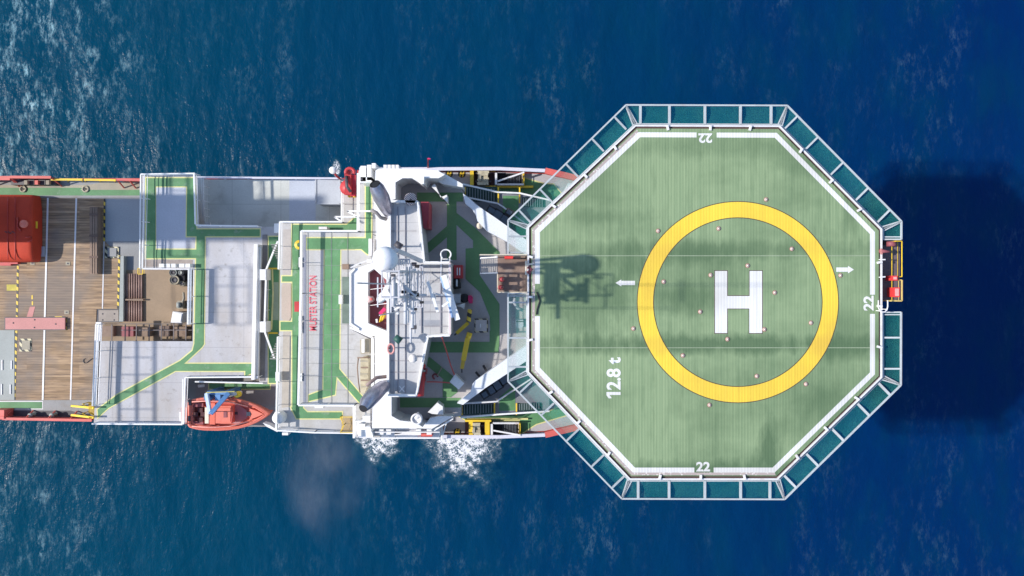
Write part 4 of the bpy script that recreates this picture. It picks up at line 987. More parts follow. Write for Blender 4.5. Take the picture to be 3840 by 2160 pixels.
# mooring bays
def winch_bay(x0, y0, x1, y1, cloth, up):
    w_ = x1 - x0
    MB().box(x0, y0, x1, y1, 11.0, 11.12).out('winch_bed', mat('winch_bed_dark', (0.10, 0.05, 0.06), 0.7, 0.3), ship)
    if up: bars = [(x0, y0, x0 + 14, y1), (x0 + 14, y0 - 4, x1, y0 + 3)]
    else: bars = [(x0 + 14, y0, x0 + 30, y1), (x0 + 74, y0, x1, y1), (x0, y0 - 8, x1 + 6, y0)]
    for b in bars: MB().box(*b, 11.12, 11.9).out('winch_frame', YEL, ship)
    return
winch_bay(1762, 636, 1858, 694, None, True)
winch_bay(1744, 1582, 1836, 1642, None, False)
for (x0, y0, x1, y1, lab) in ((1790, 640, 1834, 692, 'mooring winch under a cream cloth in the yellow bay at the upper bow'), (1772, 1586, 1806, 1640, 'mooring winch under a cream cloth in the yellow bay at the lower bow')):
    t = thing('mooring_winch', lab, 'winch', W((x0 + x1) / 2, (y0 + y1) / 2, 11.12), 'mooring winches on the bow')
    m = MB(); cx = (x0 + x1) / 2; rr = random.Random(int(x0))
    for k_ in range(6):
        ya = y0 + (y1 - y0) * k_ / 6; yb = y0 + (y1 - y0) * (k_ + 1) / 6 + 1
        o_ = [rr.uniform(-4, 4) for _ in range(4)]
        m.prism([(x0 + 2 + o_[0], ya), (x1 - 4 + o_[1], ya), (x1 - 4 + o_[2], yb), (x0 + 2 + o_[3], yb)], 11.2, 12.1 + rr.uniform(-0.1, 0.15))
    m.out('cloth_cover', BEIGE, t)
    m = MB(); m.box(cx - 16, y0 + 14, cx - 8, y1 - 14, 11.12, 12.2); m.out('gear_case', TAN, t)
    m = MB(); m.pbar((x0 - 8, y0 + 10, 11.7), (x1 + 8, y0 + 10, 11.7), 0.1); m.pbar((x0 - 8, y1 - 12, 11.7), (x1 + 8, y1 - 12, 11.7), 0.1); m.out('axle', CHAR, t)
for (a, b, c, d) in ((1866, 650, 1956, 688), (1850, 1592, 1942, 1632)):
    m = MB(); m.sheet(rect(a, b, c, d), 11.02); m.out('stair_void', DARK, ship)
    stair(ship, a + 35, b + 4, c - 3, d - 3, 11.1, 12.0, 9, mat('tread_charcoal', (0.10, 0.11, 0.13), 0.7), None, tread=0.35)
    m = MB(); m.box(a - 10, b - 2, a - 2, d + 4, 11.0, 11.9); m.box(a - 2, d, c + 8, d + 6, 11.0, 11.8) if b < 1000 else m.box(a - 2, b - 8, c + 4, b - 2, 11.0, 11.8); m.out('stair_coaming', WHITER, ship)
    m = MB(); m.box(c + 4, b - 4, c + 10, d + 6, 11.0, 11.5); m.out('yellow_threshold', YEL, ship)
    m = MB(); m.pbar((a, d - 8 if b < 1000 else b + 22, 12), (c + 10, b - 4 if b < 1000 else d, 12.1), 0.12); m.out('handrail', WHITER, ship)
MB().box(1820, 696, 2000, 704, 11.0, 11.4).out('yellow_kerb', YEL, ship)
MB().box(1750, 1568, 1980, 1574, 11.0, 11.3).out('yellow_kerb', PYEL, ship)
for cx, cy in ((1684, 652), (1732, 652), (1715, 1620)):
    m = MB(); m.m(0).lathe(W(cx, cy, 11.0), [(0.31, 0.004), (0.001, 0.006)], 20, cap=False)
    m.m(1)
    for dx in (-5, 5): m.sheet(strip([(cx + dx + 3, cy - 12), (cx + dx - 3, cy + 12)], 5.5), 11.012)
    m.sheet(strip([(cx - 6, cy), (cx + 6, cy)], 4), 11.016)
    m.out('round_marking', [BLK, YEL], side)
m = MB(); m.pbar((1605, 634, 11.5), (1605, 596, 14.5), 0.12); m.out('flag_staff', RED, ship)
m = MB(); m.pbar((1609, 598, 14.4), (1610, 594, 14.4), 0.2, 0.3); m.out('side_lamp', PINK, ship)
m = MB(); m.pbar((1658, 1592, 12.5), (1656, 1652, 12.5), 0.14); m.pbar((1674, 1584, 12.5), (1658, 1640, 12.5), 0.1); m.out('boarding_ladder', WHITE, ship)
m = MB(); m.pbar((1666, 1600, 12.4), (1662, 1630, 12.4), 0.1); m.out('boarding_ladder_stripe', REDB, ship)

# unseen tower and rail frames aft, added to throw the long deck shadows
t = thing('unseen_shadow_tower', 'unseen tall tower aft, added to throw the long shadow over the cargo deck', 'crane', (-47, 5.8, 6))
def wbox(m, x0, x1, y0, y1, z0, z1):
    k = m.add([(x0, y0, z0), (x1, y0, z0), (x1, y1, z0), (x0, y1, z0), (x0, y0, z1), (x1, y0, z1), (x1, y1, z1), (x0, y1, z1)])
    for q in ((0, 3, 2, 1), (4, 5, 6, 7), (0, 1, 5, 4), (1, 2, 6, 5), (2, 3, 7, 6), (3, 0, 4, 7)): m.face([k + i for i in q])
m = MB(); wbox(m, -50, -46.2, 3.85, 7.75, 6, 33.5); m.out('tower', REDB, t)
m = MB()
for (z0, y0, y1) in ((19.9, 2.6, 9.4), (17.6, -11.4, -4.3), (23.6, -3.0, 1.75)):
    x = {19.9: -41.6, 17.6: -43.0, 23.6: -42.5}[z0]
    for k in range(3): m.bar((x, y0, z0 + k * 1.18), (x, y1, z0 + k * 1.18), 0.14)
    n = round((y1 - y0) / 1.5)
    for i in range(n + 1):
        yy = y0 + (y1 - y0) * i / n; m.bar((x, yy, z0 - 0.1), (x, yy, z0 + 2.4), 0.09)
    m.bar((x, y0, z0), (-46.2, 5.0, z0 + 2.0), 0.05); m.bar((x, y1, z0 + 2.3), (-46.2, 6.0, z0 + 4), 0.05)
m.out('shadow_rail_frames', WHITER, t)
# ---------------------------------------------------------------- gear on the foredeck
def oslab(x0, y0, x1, y1): return rect(x0, y0, x1, y1)
t = thing('fire_locker', 'crimson box with two white stripes beside the bridge roof ladder', 'locker', W(1718, 1018, 15))
MB().box(1702, 994, 1734, 1044, 15, 16.0).out('body', RED, t)
m = MB(); m.box(1713, 1004, 1717, 1032, 16.0, 16.02); m.box(1722, 1004, 1726, 1032, 16.0, 16.02); m.out('white_stripe', WHITE, t)
t = thing('cable_reel', 'black cable reel with a white band beside the crimson box', 'reel', W(1712, 1062, 15))
m = MB(); m.ppipe([(1700, 1064, 15.6), (1726, 1060, 15.6)], 0.42, 16); m.out('drum', BLK, t)
m = MB(); m.box(1710, 1048, 1716, 1074, 15.98, 16.06); m.out('band', WHITE, t)
t = thing('hose_drum', 'black and magenta capped drum on the shaded foredeck', 'drum', W(1745, 1118, 15))
m = MB(); m.lathe(W(1743, 1118, 15), [(0.34, 0), (0.34, 0.7), (0.2, 0.75), (0.001, 0.75)], 18, cap=False); m.out('drum', BLK, t)
m = MB(); m.prism([(1756, 1108), (1766, 1108), (1772, 1116), (1770, 1138), (1760, 1138), (1755, 1124)], 15, 15.8); m.out('cover', PINK, t)
t = thing('instrument_box', 'pale grey cabinet under the blue radar scanner', 'cabinet', W(1712, 1118, 15))
MB().box(1698, 1102, 1726, 1136, 15, 16.2).out('body', BOXC, t); MB().box(1702, 1106, 1722, 1130, 16.2, 16.24).out('lid', BOXC, t)
t = thing('loud_hailer', 'white horn standing between the pale cabinet and the striped post', 'horn', W(1732, 1146, 15))
m = MB(); m.ppipe([(1714, 1146, 16), (1728, 1146, 16), (1742, 1148, 16)], [0.06, 0.1, 0.24], 12); m.out('horn', WHITE, t)
m = MB(); m.bar(W(1718, 1146, 16), W(1718, 1146, 16) - Vector((0, 0, 1)), 0.06); m.out('post', WHITE, t)
t = thing('striped_post', 'thick black and yellow striped boom lying on the foredeck', 'boom', W(1760, 1185, 15))
m = MB(); m.ppipe([(1762, 1160, 16.3), (1757, 1206, 16.3)], 0.16, 12); m.out('boom', HAZ, t)
m = MB(); m.bar(W(1759, 1196, 16.3), W(1759, 1196, 16.3) - Vector((0, 0, 1.2)), 0.14); m.out('rest', CHAR, t)
t = thing('yellow_crane_boom', 'longest bright yellow boom pointing to the white tilted box', 'crane boom', W(1745, 1320, 15))
m = MB(); m.ppipe([(1762, 1248, 16.4), (1755, 1270, 16.4)], 0.2, 12); m.out('knuckle', YEL, t)
m = MB(); m.pbar((1754, 1268, 16.4), (1738, 1350, 16.2), 0.36, 0.36); m.out('outer_boom', YEL, t)
m = MB(); m.pbar((1738, 1350, 16.2), (1732, 1382, 16.15), 0.27, 0.27); m.out('inner_boom', mat('ochre_paint', (0.55, 0.36, 0.04), 0.5), t)
m = MB(); m.pbar((1732, 1382, 16.1), (1732, 1396, 15.8), 0.08); m.out('hook', BLK, t)
m = MB(); m.bar(W(1758, 1258, 16.3), W(1758, 1258, 16.3) - Vector((0, 0, 1.25)), 0.3); m.out('pedestal', CHAR, t)
t = thing('yellow_ram', 'short yellow ram slanting beside the bridge corner', 'ram', W(1730, 1230, 15))
m = MB(); m.pbar((1756, 1210, 16.0), (1712, 1250, 16.0), 0.26, 0.26); m.out('cylinder', YEL, t)
m = MB(); m.pbar((1712, 1250, 16.0), (1704, 1257, 16.0), 0.1); m.out('rod', BLK, t)
for q in ((1750, 1216), (1718, 1246)):
    m = MB(); m.bar(W(*q, 16.0), W(*q, 16.0) - Vector((0, 0, 1)), 0.12); m.out('support', BLK, t)
t = thing('deck_hatch', 'square grey hatch with a black and white edge on the foredeck', 'hatch', W(1803, 1220, 15))
m = MB(); m.m(0).box(1779, 1195, 1829, 1247, 15, 15.1); m.out('striped_frame', HAZW, t)
m = MB(); m.box(1783, 1200, 1825, 1242, 15.1, 15.45); m.out('lid', mat('hatch_lid', (0.52, 0.47, 0.45), 0.6, 0.06), t)
m = MB(); m.pbar((1802, 1214, 15.5), (1802, 1228, 15.5), 0.06); m.out('handle', WHITE, t)
t = thing('white_equipment_case', 'white square case set diagonally on the foredeck with red ropes', 'case', W(1713, 1436, 15))
m = MB(); m.prism([(1686, 1432), (1706, 1404), (1741, 1438), (1720, 1461)], 15, 16.1); m.out('body', WHITE, t)
m = MB(); m.prism([(1692, 1432), (1707, 1411), (1734, 1438), (1719, 1454)], 16.1, 16.16); m.out('lid', WHITE, t)
m = MB(); m.ppipe([(1704, 1406, 16.1), (1690, 1370, 16), (1672, 1310, 16.5), (1656, 1262, 18.4)], 0.05, 5)
tag(m.out('red_rope', REDB), 'long red rope from the white case up to the bridge roof', 'rope')
m = MB(); m.ppipe([(1688, 1436, 15.8), (1666, 1434, 15.7), (1630, 1432, 15.8), (1600, 1432, 16)], 0.05, 5)
tag(m.out('red_rope', REDB), 'short level red rope from the white case to the red tank', 'rope')
t = thing('anchor_shackle', 'small dark red shackle on the diagonal green strip', 'shackle', W(1636, 1412, 15))
m = MB(); m.pipe([W(1632 + 9 * math.cos(R(a)), 1412 + 9 * math.sin(R(a)), 15.15) for a in range(100, 400, 25)], 0.07, 6); m.out('bow', MAROON, t)
m = MB(); m.ppipe([(1640, 1408, 15.2), (1658, 1376, 15.2)], 0.05, 5); m.out('pin', TAN, t)
t = thing('foam_tank', 'red cylinder tank with a round valve head beside the bridge', 'tank', W(1576, 1430, 15))
m = MB(); m.ppipe([(1578, 1394, 17.2), (1572, 1484, 17.2)], 0.34, 16); m.out('tank', RED, t)
m = MB(); m.lathe(W(1583, 1372, 17.2), [(0.2, -0.3), (0.26, 0), (0.2, 0.3), (0.001, 0.34)], 14, cap=False); m.out('valve_head', RED, t)
m = MB(); m.ppipe([(1590, 1384, 17.2), (1600, 1384, 17.2), (1598, 1402, 17.0)], 0.08, 8); m.out('pipe', MAROON, t)
m = MB(); m.bar(W(1575, 1430, 17) , W(1575, 1430, 17) - Vector((0, 0, 2)), 0.4); m.out('stand', RED, t)
t = thing('red_deck_store', 'flat red topped store beside the bridge below the striped platform', 'locker', W(1594, 805, 15))
MB().prism([(1578, 757), (1608, 757), (1608, 855), (1588, 855)], 15, 17.2).out('body', mat('store_red', (0.42, 0.06, 0.08), 0.5, 0.06), t)
MB().box(1602, 826, 1607, 852, 17.2, 17.26).out('latch', RED, t)
t = thing('round_vent', 'round cream mushroom vent with a small shadow by the white screen', 'vent', W(1800, 850, 15))
m = MB(); m.lathe(W(1800, 850, 15), [(0.12, 0), (0.12, 0.7), (0.25, 0.72), (0.24, 0.84), (0.12, 0.9), (0.001, 0.92)], 18, cap=False); m.out('cap', mat('cream_paint', (0.66, 0.58, 0.46), 0.6), t)
m = MB(); m.lathe(W(1800, 850, 15), [(0.2, 0.003), (0.2, 0.1), (0.12, 0.1)], 14, cap=False); m.out('base', TAN, t)
for i, (a, b, c, d) in enumerate(((1784, 1395, 1799, 1412), (1812, 1370, 1824, 1390))):
    m = MB(); m.pbar((a, b, 15.3), (c, d, 15.3), 0.16)
    tag(m.out('mooring_fender', BLK), ('black fender lying nearer the white case' if i == 0 else 'black fender lying closer to the helideck') + ' on the foredeck', 'fender')
# striped grating drum at the corner of the bridge
t = thing('striped_platform', 'round off white disc with brown stripes at the corner of the bridge roof', 'disc', W(1541, 748, 18))
m = MB(); m.lathe(W(1541, 748, 18.6), [(0.42, 0), (0.44, 0.25), (0.40, 0.3), (0.001, 0.3)], 24, cap=False); m.out('disc', stripe_mat('brown_cream_stripes', (0.62, 0.55, 0.52), (0.16, 0.1, 0.1), 0.11, (0.64, 0.77, 0)), t)
m = MB(); m.lathe(W(1541, 748, 18.9), [(0.05, 0), (0.05, 0.1), (0.001, 0.1)], 10, cap=False); m.out('hub', BLK, t)
# hooped ladder over the bridge roof edge
t = thing('hooped_ladder', 'white ladder with a round hoop guard over the bridge roof edge', 'ladder', W(1672, 990, 15))
m = MB()
for zz, r_ in ((20.0, 20), (19.4, 18)):
    m.pipe([W(1672 + r_ * math.cos(R(a)), 954 + r_ * 0.95 * math.sin(R(a)), zz) for a in range(130, 411, 20)], 0.035, 5)
m.out('hoop', WHITE, t)
m = MB(); m.pbar((1655, 958, 20), (1653, 1060, 18.7), 0.07); m.pbar((1687, 966, 20), (1686, 1000, 18.7), 0.07); m.out('handrail', WHITE, t)
m = MB()
for i in range(10): q = W(1672, 972, 18); m.bar((q.x - 0.25, q.y, 15.2 + i * 0.35), (q.x + 0.25, q.y, 15.2 + i * 0.35), 0.05)
m.out('rung', WHITE, t)

# ---------------------------------------------------------------- mast and antennas
mast = thing('antenna_mast', 'grey lattice antenna mast crowded with pipes and crossarms on the bridge roof', 'mast', (-6.2, 0.2, 18.6))
m = MB()
LEG = [(-6.9, 1.1), (-5.7, 1.1), (-5.7, -0.6), (-6.9, -0.6)]
zt = 33.0
for x, y in LEG: m.bar((x, y, zM), (x * 0.75 - 1.6, y * 0.8, zt), 0.11)
for k in range(8):
    z0 = zM + (zt - zM) * k / 8; z1 = zM + (zt - zM) * (k + 1) / 8
    def L(i, zz):
        t_ = (zz - zM) / (zt - zM); x, y = LEG[i % 4]; return (x * (1 - .25 * t_) - 1.6 * t_, y * (1 - .2 * t_), zz)
    for i in range(4): m.bar(L(i, z1), L(i + 1, z1), 0.05); m.bar(L(i, z0), L(i + 1, z1), 0.035)
m.out('lattice_tower', MASTM, mast)
for (z0, x0, x1, y0, y1) in ((24.5, -6.9, -5.6, -1.2, 1.3), (30.0, -6.6, -5.7, -1.0, 1.6)):
    m = MB()
    for yy in (y0, (y0 + y1) / 2, y1): m.bar((x0, yy, z0), (x1, yy, z0), 0.1)
    for i in range(8): xx = x0 + (x1 - x0) * i / 7; m.bar((xx, y0, z0 + 0.1), (xx, y1, z0 + 0.1), 0.06)
    m.out('mast_platform', MASTM, mast)
# crossarms run across the ship
for (pa, pb, zz, r_) in (((1521, 1000), (1520, 1215), 30.2, .10), ((1538, 992), (1536, 1160), 28, .12), ((1549, 1010), (1546, 1230), 26, .10), ((1566, 1012), (1562, 1120), 24, .09), ((1476, 1032), (1475, 1150), 32, .12),
                         ((1484, 1060), (1484, 1140), 31.5, .10), ((1530, 1040), (1529, 1210), 27, 0.08), ((1556, 1080), (1554, 1250), 22.6, 0.07), ((1540, 1200), (1540, 1285), 23.0, 0.07)):
    m = MB(); m.ppipe([(*pa, zz), (*pb, zz)], r_, 8); m.out('crossarm', MASTM, mast)
for (pa, pb, zz, r_) in (((1470, 1040), (1560, 1110), 31, .12), ((1470, 1140), (1535, 1105), 29.5, .08), ((1476, 1152), (1545, 1112), 29, .08), ((1484, 1160), (1550, 1120), 28.5, .07), ((1462, 1030), (1520, 1028), 31, .1), ((1535, 1115), (1582, 1135), 30, .10), ((1505, 1012), (1560, 1012), 29, 0.07), ((1470, 1102), (1600, 1106), 27, 0.06)):
    m = MB(); m.ppipe([(*pa, zz), (*pb, zz)], r_, 8); m.out('brace_pipe', MASTM, mast)
for (x, y, zz, s_, mt) in ((1551, 990, 26.5, 8, CHAR), (1562, 998, 26.5, 7, BLK), (1512, 1095, 30.6, 7, BLK), (1548, 1100, 30.6, 11, CHAR), (1560, 1106, 30.2, 8, BLK), (1580, 1134, 30.2, 6, BLK), (1550, 1228, 24, 9, CHAR), (1520, 1048, 28.4, 7, CHAR), (1520, 1025, 28.4, 7, TAN), (1470, 1145, 30, 7, CHAR), (1555, 1160, 24, 6, CHAR), (1472, 1032, 32.3, 6, CHAR)):
    m = MB(); m.box(x - s_, y - s_ * .8, x + s_, y + s_ * .8, zz, zz + 0.5); m.out('lamp_bracket', mt, mast)
m = MB(); m.pbar((1462, 1100, 32), (1440, 1112, 32), 0.5, 0.2); m.ppipe([(1462, 1060, 32), (1446, 1112, 31.6), (1425, 1124, 31)], [0.12, 0.16, 0.22], 8); m.out('signal_horn', WHITE, mast)
m = MB(); m.bar((-6.3, 0.2, zt), (-6.3, 0.2, 42.0), 0.06); m.bar((-6.3, -1.3, 30), (-6.3, -1.3, 36.5), 0.05); m.bar((-6.3, -1.3, 33), (-6.3, 0.2, 33), 0.07)
m.bar((-6.3, -0.9, 37.0), (-6.3, 0.5, 37.0), 0.06); m.out('top_pole', MASTM, mast)

for (x, y, z0, z1) in ((1500, 1020, 22, 27), (1508, 1020, 22, 27), (1488, 1160, 22, 28), (1496, 1175, 22, 27)):
    m = MB(); m.ppipe([(x, y, z0), (x - 6, y, z1)], 0.08, 8); m.out('whip_antenna', WHITE, mast)

dome = thing('satellite_dome', 'large white globe antenna above the top edge of the mast', 'satellite dome', W(1445, 972, 30.5))
c = W(1445, 972, 32.2)
m = MB(); m.ball(c, 0.68, 32, 18); m.out('radome', mat('radome_white', (0.80, 0.80, 0.82), 0.35, 0.02), dome)
m = MB(); m.lathe(c - Vector((0, 0, 1.0)), [(0.34, 0), (0.34, 0.45)], 16); m.out('pedestal', WHITER, dome)
m = MB(); m.bar(c - Vector((0, 0, 0.9)), (-6.6, 1.2, 29.5), 0.18); m.bar(c + Vector((-0.1, 0, -0.9)), (c.x - 0.1, c.y, 18.0), 0.22); m.bar(c + Vector((0.5, 0.5, -0.7)), (-5.4, 1.6, 27), 0.2); m.out('bracket', MASTM, dome)
t = thing('small_dome', 'small cream globe antenna on the bridge roof railing', 'satellite dome', W(1549, 1344, 18.6))
m = MB(); m.ball(W(1549, 1344, 20.2), 0.30, 24, 14); m.out('radome', mat('radome_cream', (0.78, 0.72, 0.68), 0.4, 0.02), t)
m = MB(); c2 = W(1549, 1344, 20.2); m.bar(c2 - Vector((0, 0, 0.2)), (c2.x, c2.y, 18.6), 0.14); m.out('post', WHITER, t)
t = thing('radar_scanner', 'slim plain white radar bar slanting over the bridge roof', 'radar', W(1622, 1112, 24))
m = MB(); m.pbar((1604, 1056, 26), (1642, 1170, 26), 0.17, 0.14); m.out('scanner_bar', WHITE, t)
m = MB(); q = W(1622, 1112, 25.9); m.bar(q, (q.x, q.y, 25.2), 0.3); m.bar((q.x, q.y, 25.3), (-5.2, 0.0, 24.5), 0.14); m.out('turning_unit', WHITER, t)
t = thing('radar_scanner', 'broad pale blue radar bar with white rim over the bridge roof edge', 'radar', W(1690, 1115, 22))
m = MB(); m.pbar((1664, 1032, 24.0), (1716, 1200, 24.0), 0.34, 0.2); m.out('scanner_bar', WHITE, t)
m = MB(); m.pbar((1656, 1038, 23.95), (1700, 1190, 23.95), 0.22, 0.2); m.out('scanner_face', mat('scanner_blue', (0.36, 0.50, 0.72), 0.35, 0.1), t)
m = MB(); q = W(1688, 1115, 23.9); m.bar(q, (q.x, q.y, 22.9), 0.35); m.bar((q.x, q.y, 23.0), (q.x - 0.3, q.y, 18.7), 0.2); m.bar((q.x, q.y, 23.0), (-5.2, -0.3, 23.6), 0.12); m.out('turning_unit', WHITER, t)
m = MB(); m.pbar((1658, 1150, 24), (1682, 1132, 24), 0.14); m.pbar((1660, 1092, 24), (1684, 1096, 24), 0.16); m.out('stay', WHITE, t)
for (nm, lab, x, y, mt, r_) in (('search_lamp', 'dark lamp with a pale glass at the roof edge near the white globe', 1494, 920, CHAR, 0.2), ('search_lamp', 'dark green lamp on the roof near the pink life ring', 1492, 1272, mat('dark_green_paint', (0.03, 0.10, 0.08), 0.5), 0.22)):
    t = thing(nm, lab, 'lamp', W(x, y, 18.6), 'search lamps on the bridge roof')
    q = W(x, y, 20.0)
    m = MB(); m.bar((q.x, q.y, 18.6), q, 0.12); m.out('post', MASTM, t)
    m = MB(); m.pipe([q + Vector((-0.2, 0.15, 0)), q + Vector((0.2, -0.15, 0))], [r_, r_ * 1.25], 14); m.out('housing', mt, t)
t = thing('life_ring', 'pink life ring hung at the edge of the bridge roof', 'life ring', W(1467, 1306, 18))
m = MB(); m.pipe([W(1466 + 12 * math.cos(R(a)), 1308 + 18 * math.sin(R(a)), 19.6) for a in range(0, 361, 20)], 0.07, 8); m.out('ring', mat('faded_pink', (0.70, 0.33, 0.30), 0.6), t)
m = MB(); q = W(1455, 1308, 19.6); m.bar((q.x, q.y, 18.0), q, 0.08); m.out('bracket', MAROON, t)
t = thing('compass_stand', 'pale pink round stand on the maroon deck', 'compass', W(1395, 1122, 17.2))
m = MB(); m.lathe(W(1393, 1122, 17.2), [(0.24, 0), (0.24, 0.9), (0.2, 1.05), (0.001, 1.08)], 18, cap=False); m.out('column', mat('pink_white_column', (0.75, 0.52, 0.48), 0.5), t)
m = MB(); m.lathe(W(1393, 1122, 18.28), [(0.1, 0), (0.1, 0.06), (0.001, 0.06)], 12, cap=False); m.out('cap', REDB, t)
m = MB(); m.pbar((1424, 1178, 17.9), (1444, 1156, 17.9), 0.24, 0.12)
tag(m.out('pink_cushion', PINK), 'bright magenta box on the maroon deck', 'box')
m = MB(); m.ppipe([(1444, 1174, 17.6), (1430, 1186, 17.6), (1425, 1208, 17.6), (1434, 1198, 17.6), (1444, 1180, 17.7)], 0.08, 6)
tag(m.out('yellow_hose', YEL), 'coiled yellow hose on the maroon deck beside the magenta box', 'hose')
m = MB(); m.ppipe([(1455, 1070, 19.4), (1440, 1095, 18.6), (1426, 1120, 17.7)], [0.16, 0.14, 0.3], 8); m.out('maroon_deck_vent', WHITE, ship)
m = MB(); m.pbar((1382, 1086, 17.8), (1450, 1078, 18.4), 0.035); m.pbar((1382, 1146, 17.8), (1450, 1138, 18.4), 0.035); m.pbar((1412, 1196, 17.6), (1414, 1210, 17.6), 0.14); m.out('stay_wire', WHITER, ship)

# ---------------------------------------------------------------- helideck
zH = 23.0
OCT = [(2393, 496), (2913, 498), (3281, 870), (3281, 1404), (2905, 1772), (2373, 1772), (2006, 1386), (2006, 863)]
heli = thing('helideck', 'green octagonal helicopter deck with a white H inside a yellow ring', 'helideck', (12.5, Y0, 20))
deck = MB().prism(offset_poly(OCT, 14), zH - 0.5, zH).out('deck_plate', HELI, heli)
# white border line, broken at the three numbers and at the walkway
inn = offset_poly(OCT, -18.5)
def border(a, b, t0=0.0, t1=1.0):
    o0, o1, i0, i1 = Vector(OCT[a]), Vector(OCT[b]), Vector(inn[a]), Vector(inn[b])
    f = lambda p, q, t: tuple(p.lerp(q, t))
    if 0 < t0: ii0 = Vector(f(i0, i1, (t0 * (o1 - o0).length - 0) / (o1 - o0).length)); 
    o_ = [f(o0, o1, t0), f(o0, o1, t1)]
    d = (o1 - o0).normalized(); nrm = Vector((-d.y, d.x))
    if (i0 - o0).dot(nrm) < 0: nrm = -nrm
    q1 = tuple(i1) if t1 >= 1 else tuple(Vector(o_[1]) + nrm * 18.5)
    q0 = tuple(i0) if t0 <= 0 else tuple(Vector(o_[0]) + nrm * 18.5)
    return [o_[0], o_[1], q1, q0]
m = MB()
segs = [(0, 1, 0, .421), (0, 1, .567, 1), (1, 2, 0, 1), (2, 3, 0, .44), (2, 3, .575, 1), (3, 4, 0, 1), (4, 5, 0, .43), (4, 5, .566, 1), (5, 6, 0, 1), (6, 7, 0, .383), (6, 7, .615, 1), (7, 0, 0, 1)]
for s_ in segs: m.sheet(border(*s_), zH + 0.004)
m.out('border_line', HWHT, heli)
# speckled worn rim strip outboard of the line on the aft sides
m = MB()
o10 = offset_poly(OCT, 10)
for (a, b) in ((5, 6), (6, 7), (7, 0), (4, 5)):
    m.sheet([OCT[a], OCT[b], o10[b], o10[a]], zH + 0.004)
m.out('speckled_rim', RIM, heli)
m = MB()
a_, b_ = offset_poly(OCT, 14), offset_poly(OCT, 22)
m.prism(b_, zH - 0.6, zH - 0.12, holes=[a_]); m.out('gutter', mat('gutter_brown', (0.10, 0.06, 0.055), 0.7), heli)
m = MB(); m.prism(offset_poly(OCT, 28), zH - 0.5, zH - 0.02, holes=[offset_poly(OCT, 22)]); m.out('edge_beam', WHITER, heli)
# gutter brackets (small pale nubs around the edge)
m = MB()
for i in range(8):
    p, q = Vector(o10[i]), Vector(o10[(i + 1) % 8]); b0, b1 = Vector(b_[i]), Vector(b_[(i + 1) % 8])
    for tt in (0.22, 0.52, 0.80): 
        u, v = p.lerp(q, tt), b0.lerp(b1, tt); d = (v - u).normalized()
        MB().pbar((*(u - d * 2), zH + 0.05), (*(v + d * 5), zH + 0.05), 0.14, 0.12).out('perimeter_light', WHITER, heli)
# ring and H with dark outlines
def ring(cx, cy, r0, r1, n=96): return ellipse(cx, cy, r1, n=n), ellipse(cx, cy, r0, n=n)[::-1]
OUT = mat('outline_brown', (0.085, 0.055, 0.04), 0.7)
o_, i_ = ring(2767, 1133, 315, 379)
m = MB(); m.sheet(o_, zH + 0.004, [i_]); m.out('ring_outline', OUT, heli)
o_, i_ = ring(2767, 1133, 318, 376)
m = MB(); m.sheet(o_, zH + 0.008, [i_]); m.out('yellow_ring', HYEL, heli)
H = [(2681, 1016), (2727, 1016), (2727, 1110), (2811, 1110), (2811, 1016), (2858, 1016), (2858, 1249), (2810, 1249), (2810, 1157), (2727, 1157), (2727, 1249), (2681, 1249)]
MB().sheet(offset_poly(H, 2.5), zH + 0.004).out('letter_outline', OUT, heli)
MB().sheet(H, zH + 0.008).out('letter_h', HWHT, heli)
for s_, (x0, x1, yc_) in ((-1, (2308, 2381, 1061)), (1, (3136, 3202, 1011))):
    if s_ < 0: ar = [(x1, yc_ - 8), (x1, yc_ + 8), (x0 + 22, yc_ + 8), (x0 + 22, yc_ + 13), (x0, yc_), (x0 + 22, yc_ - 13), (x0 + 22, yc_ - 8)]
    else: ar = [(x0, yc_ - 8), (x1 - 22, yc_ - 8), (x1 - 22, yc_ - 14), (x1, yc_), (x1 - 22, yc_ + 14), (x1 - 22, yc_ + 8), (x0, yc_ + 8)]
    MB().sheet(ar, zH + 0.006).out('arrow_marking', HWHT, heli)
kH = (HC - zH) / F
text(heli, '2.8 t', 2301, 1401, zH + 0.006, 53 * kH, 90, HWHT, 'weight_lettering', 0.03, 122 * kH)
MB().sheet([(2274, 1470), (2327, 1470), (2327, 1481), (2286, 1481), (2294, 1493), (2283, 1494), (2274, 1482)], zH + 0.006).out('weight_lettering', HWHT, heli)
# letters are a touch larger than the border gap they sit in
text(heli, '22', 2645, 518, zH + 0.01, 36 * kH, 180, HWHT, 'number_lettering', 0.035, 52 * kH)
text(heli, '22', 3257, 1137, zH + 0.01, 38 * kH, 90, HWHT, 'number_lettering', 0.035, 56 * kH)
text(heli, '22', 2637, 1750, zH + 0.01, 36 * kH, 0, HWHT, 'number_lettering', 0.035, 52 * kH)
for y_ in (958, 1303):
    MB().sheet(rect(2026, y_, 3262, y_ + 2.2), zH + 0.002).out('deck_joint', mat('joint_pale_%d' % y_, (0.33, 0.38, 0.26), 0.6), heli)
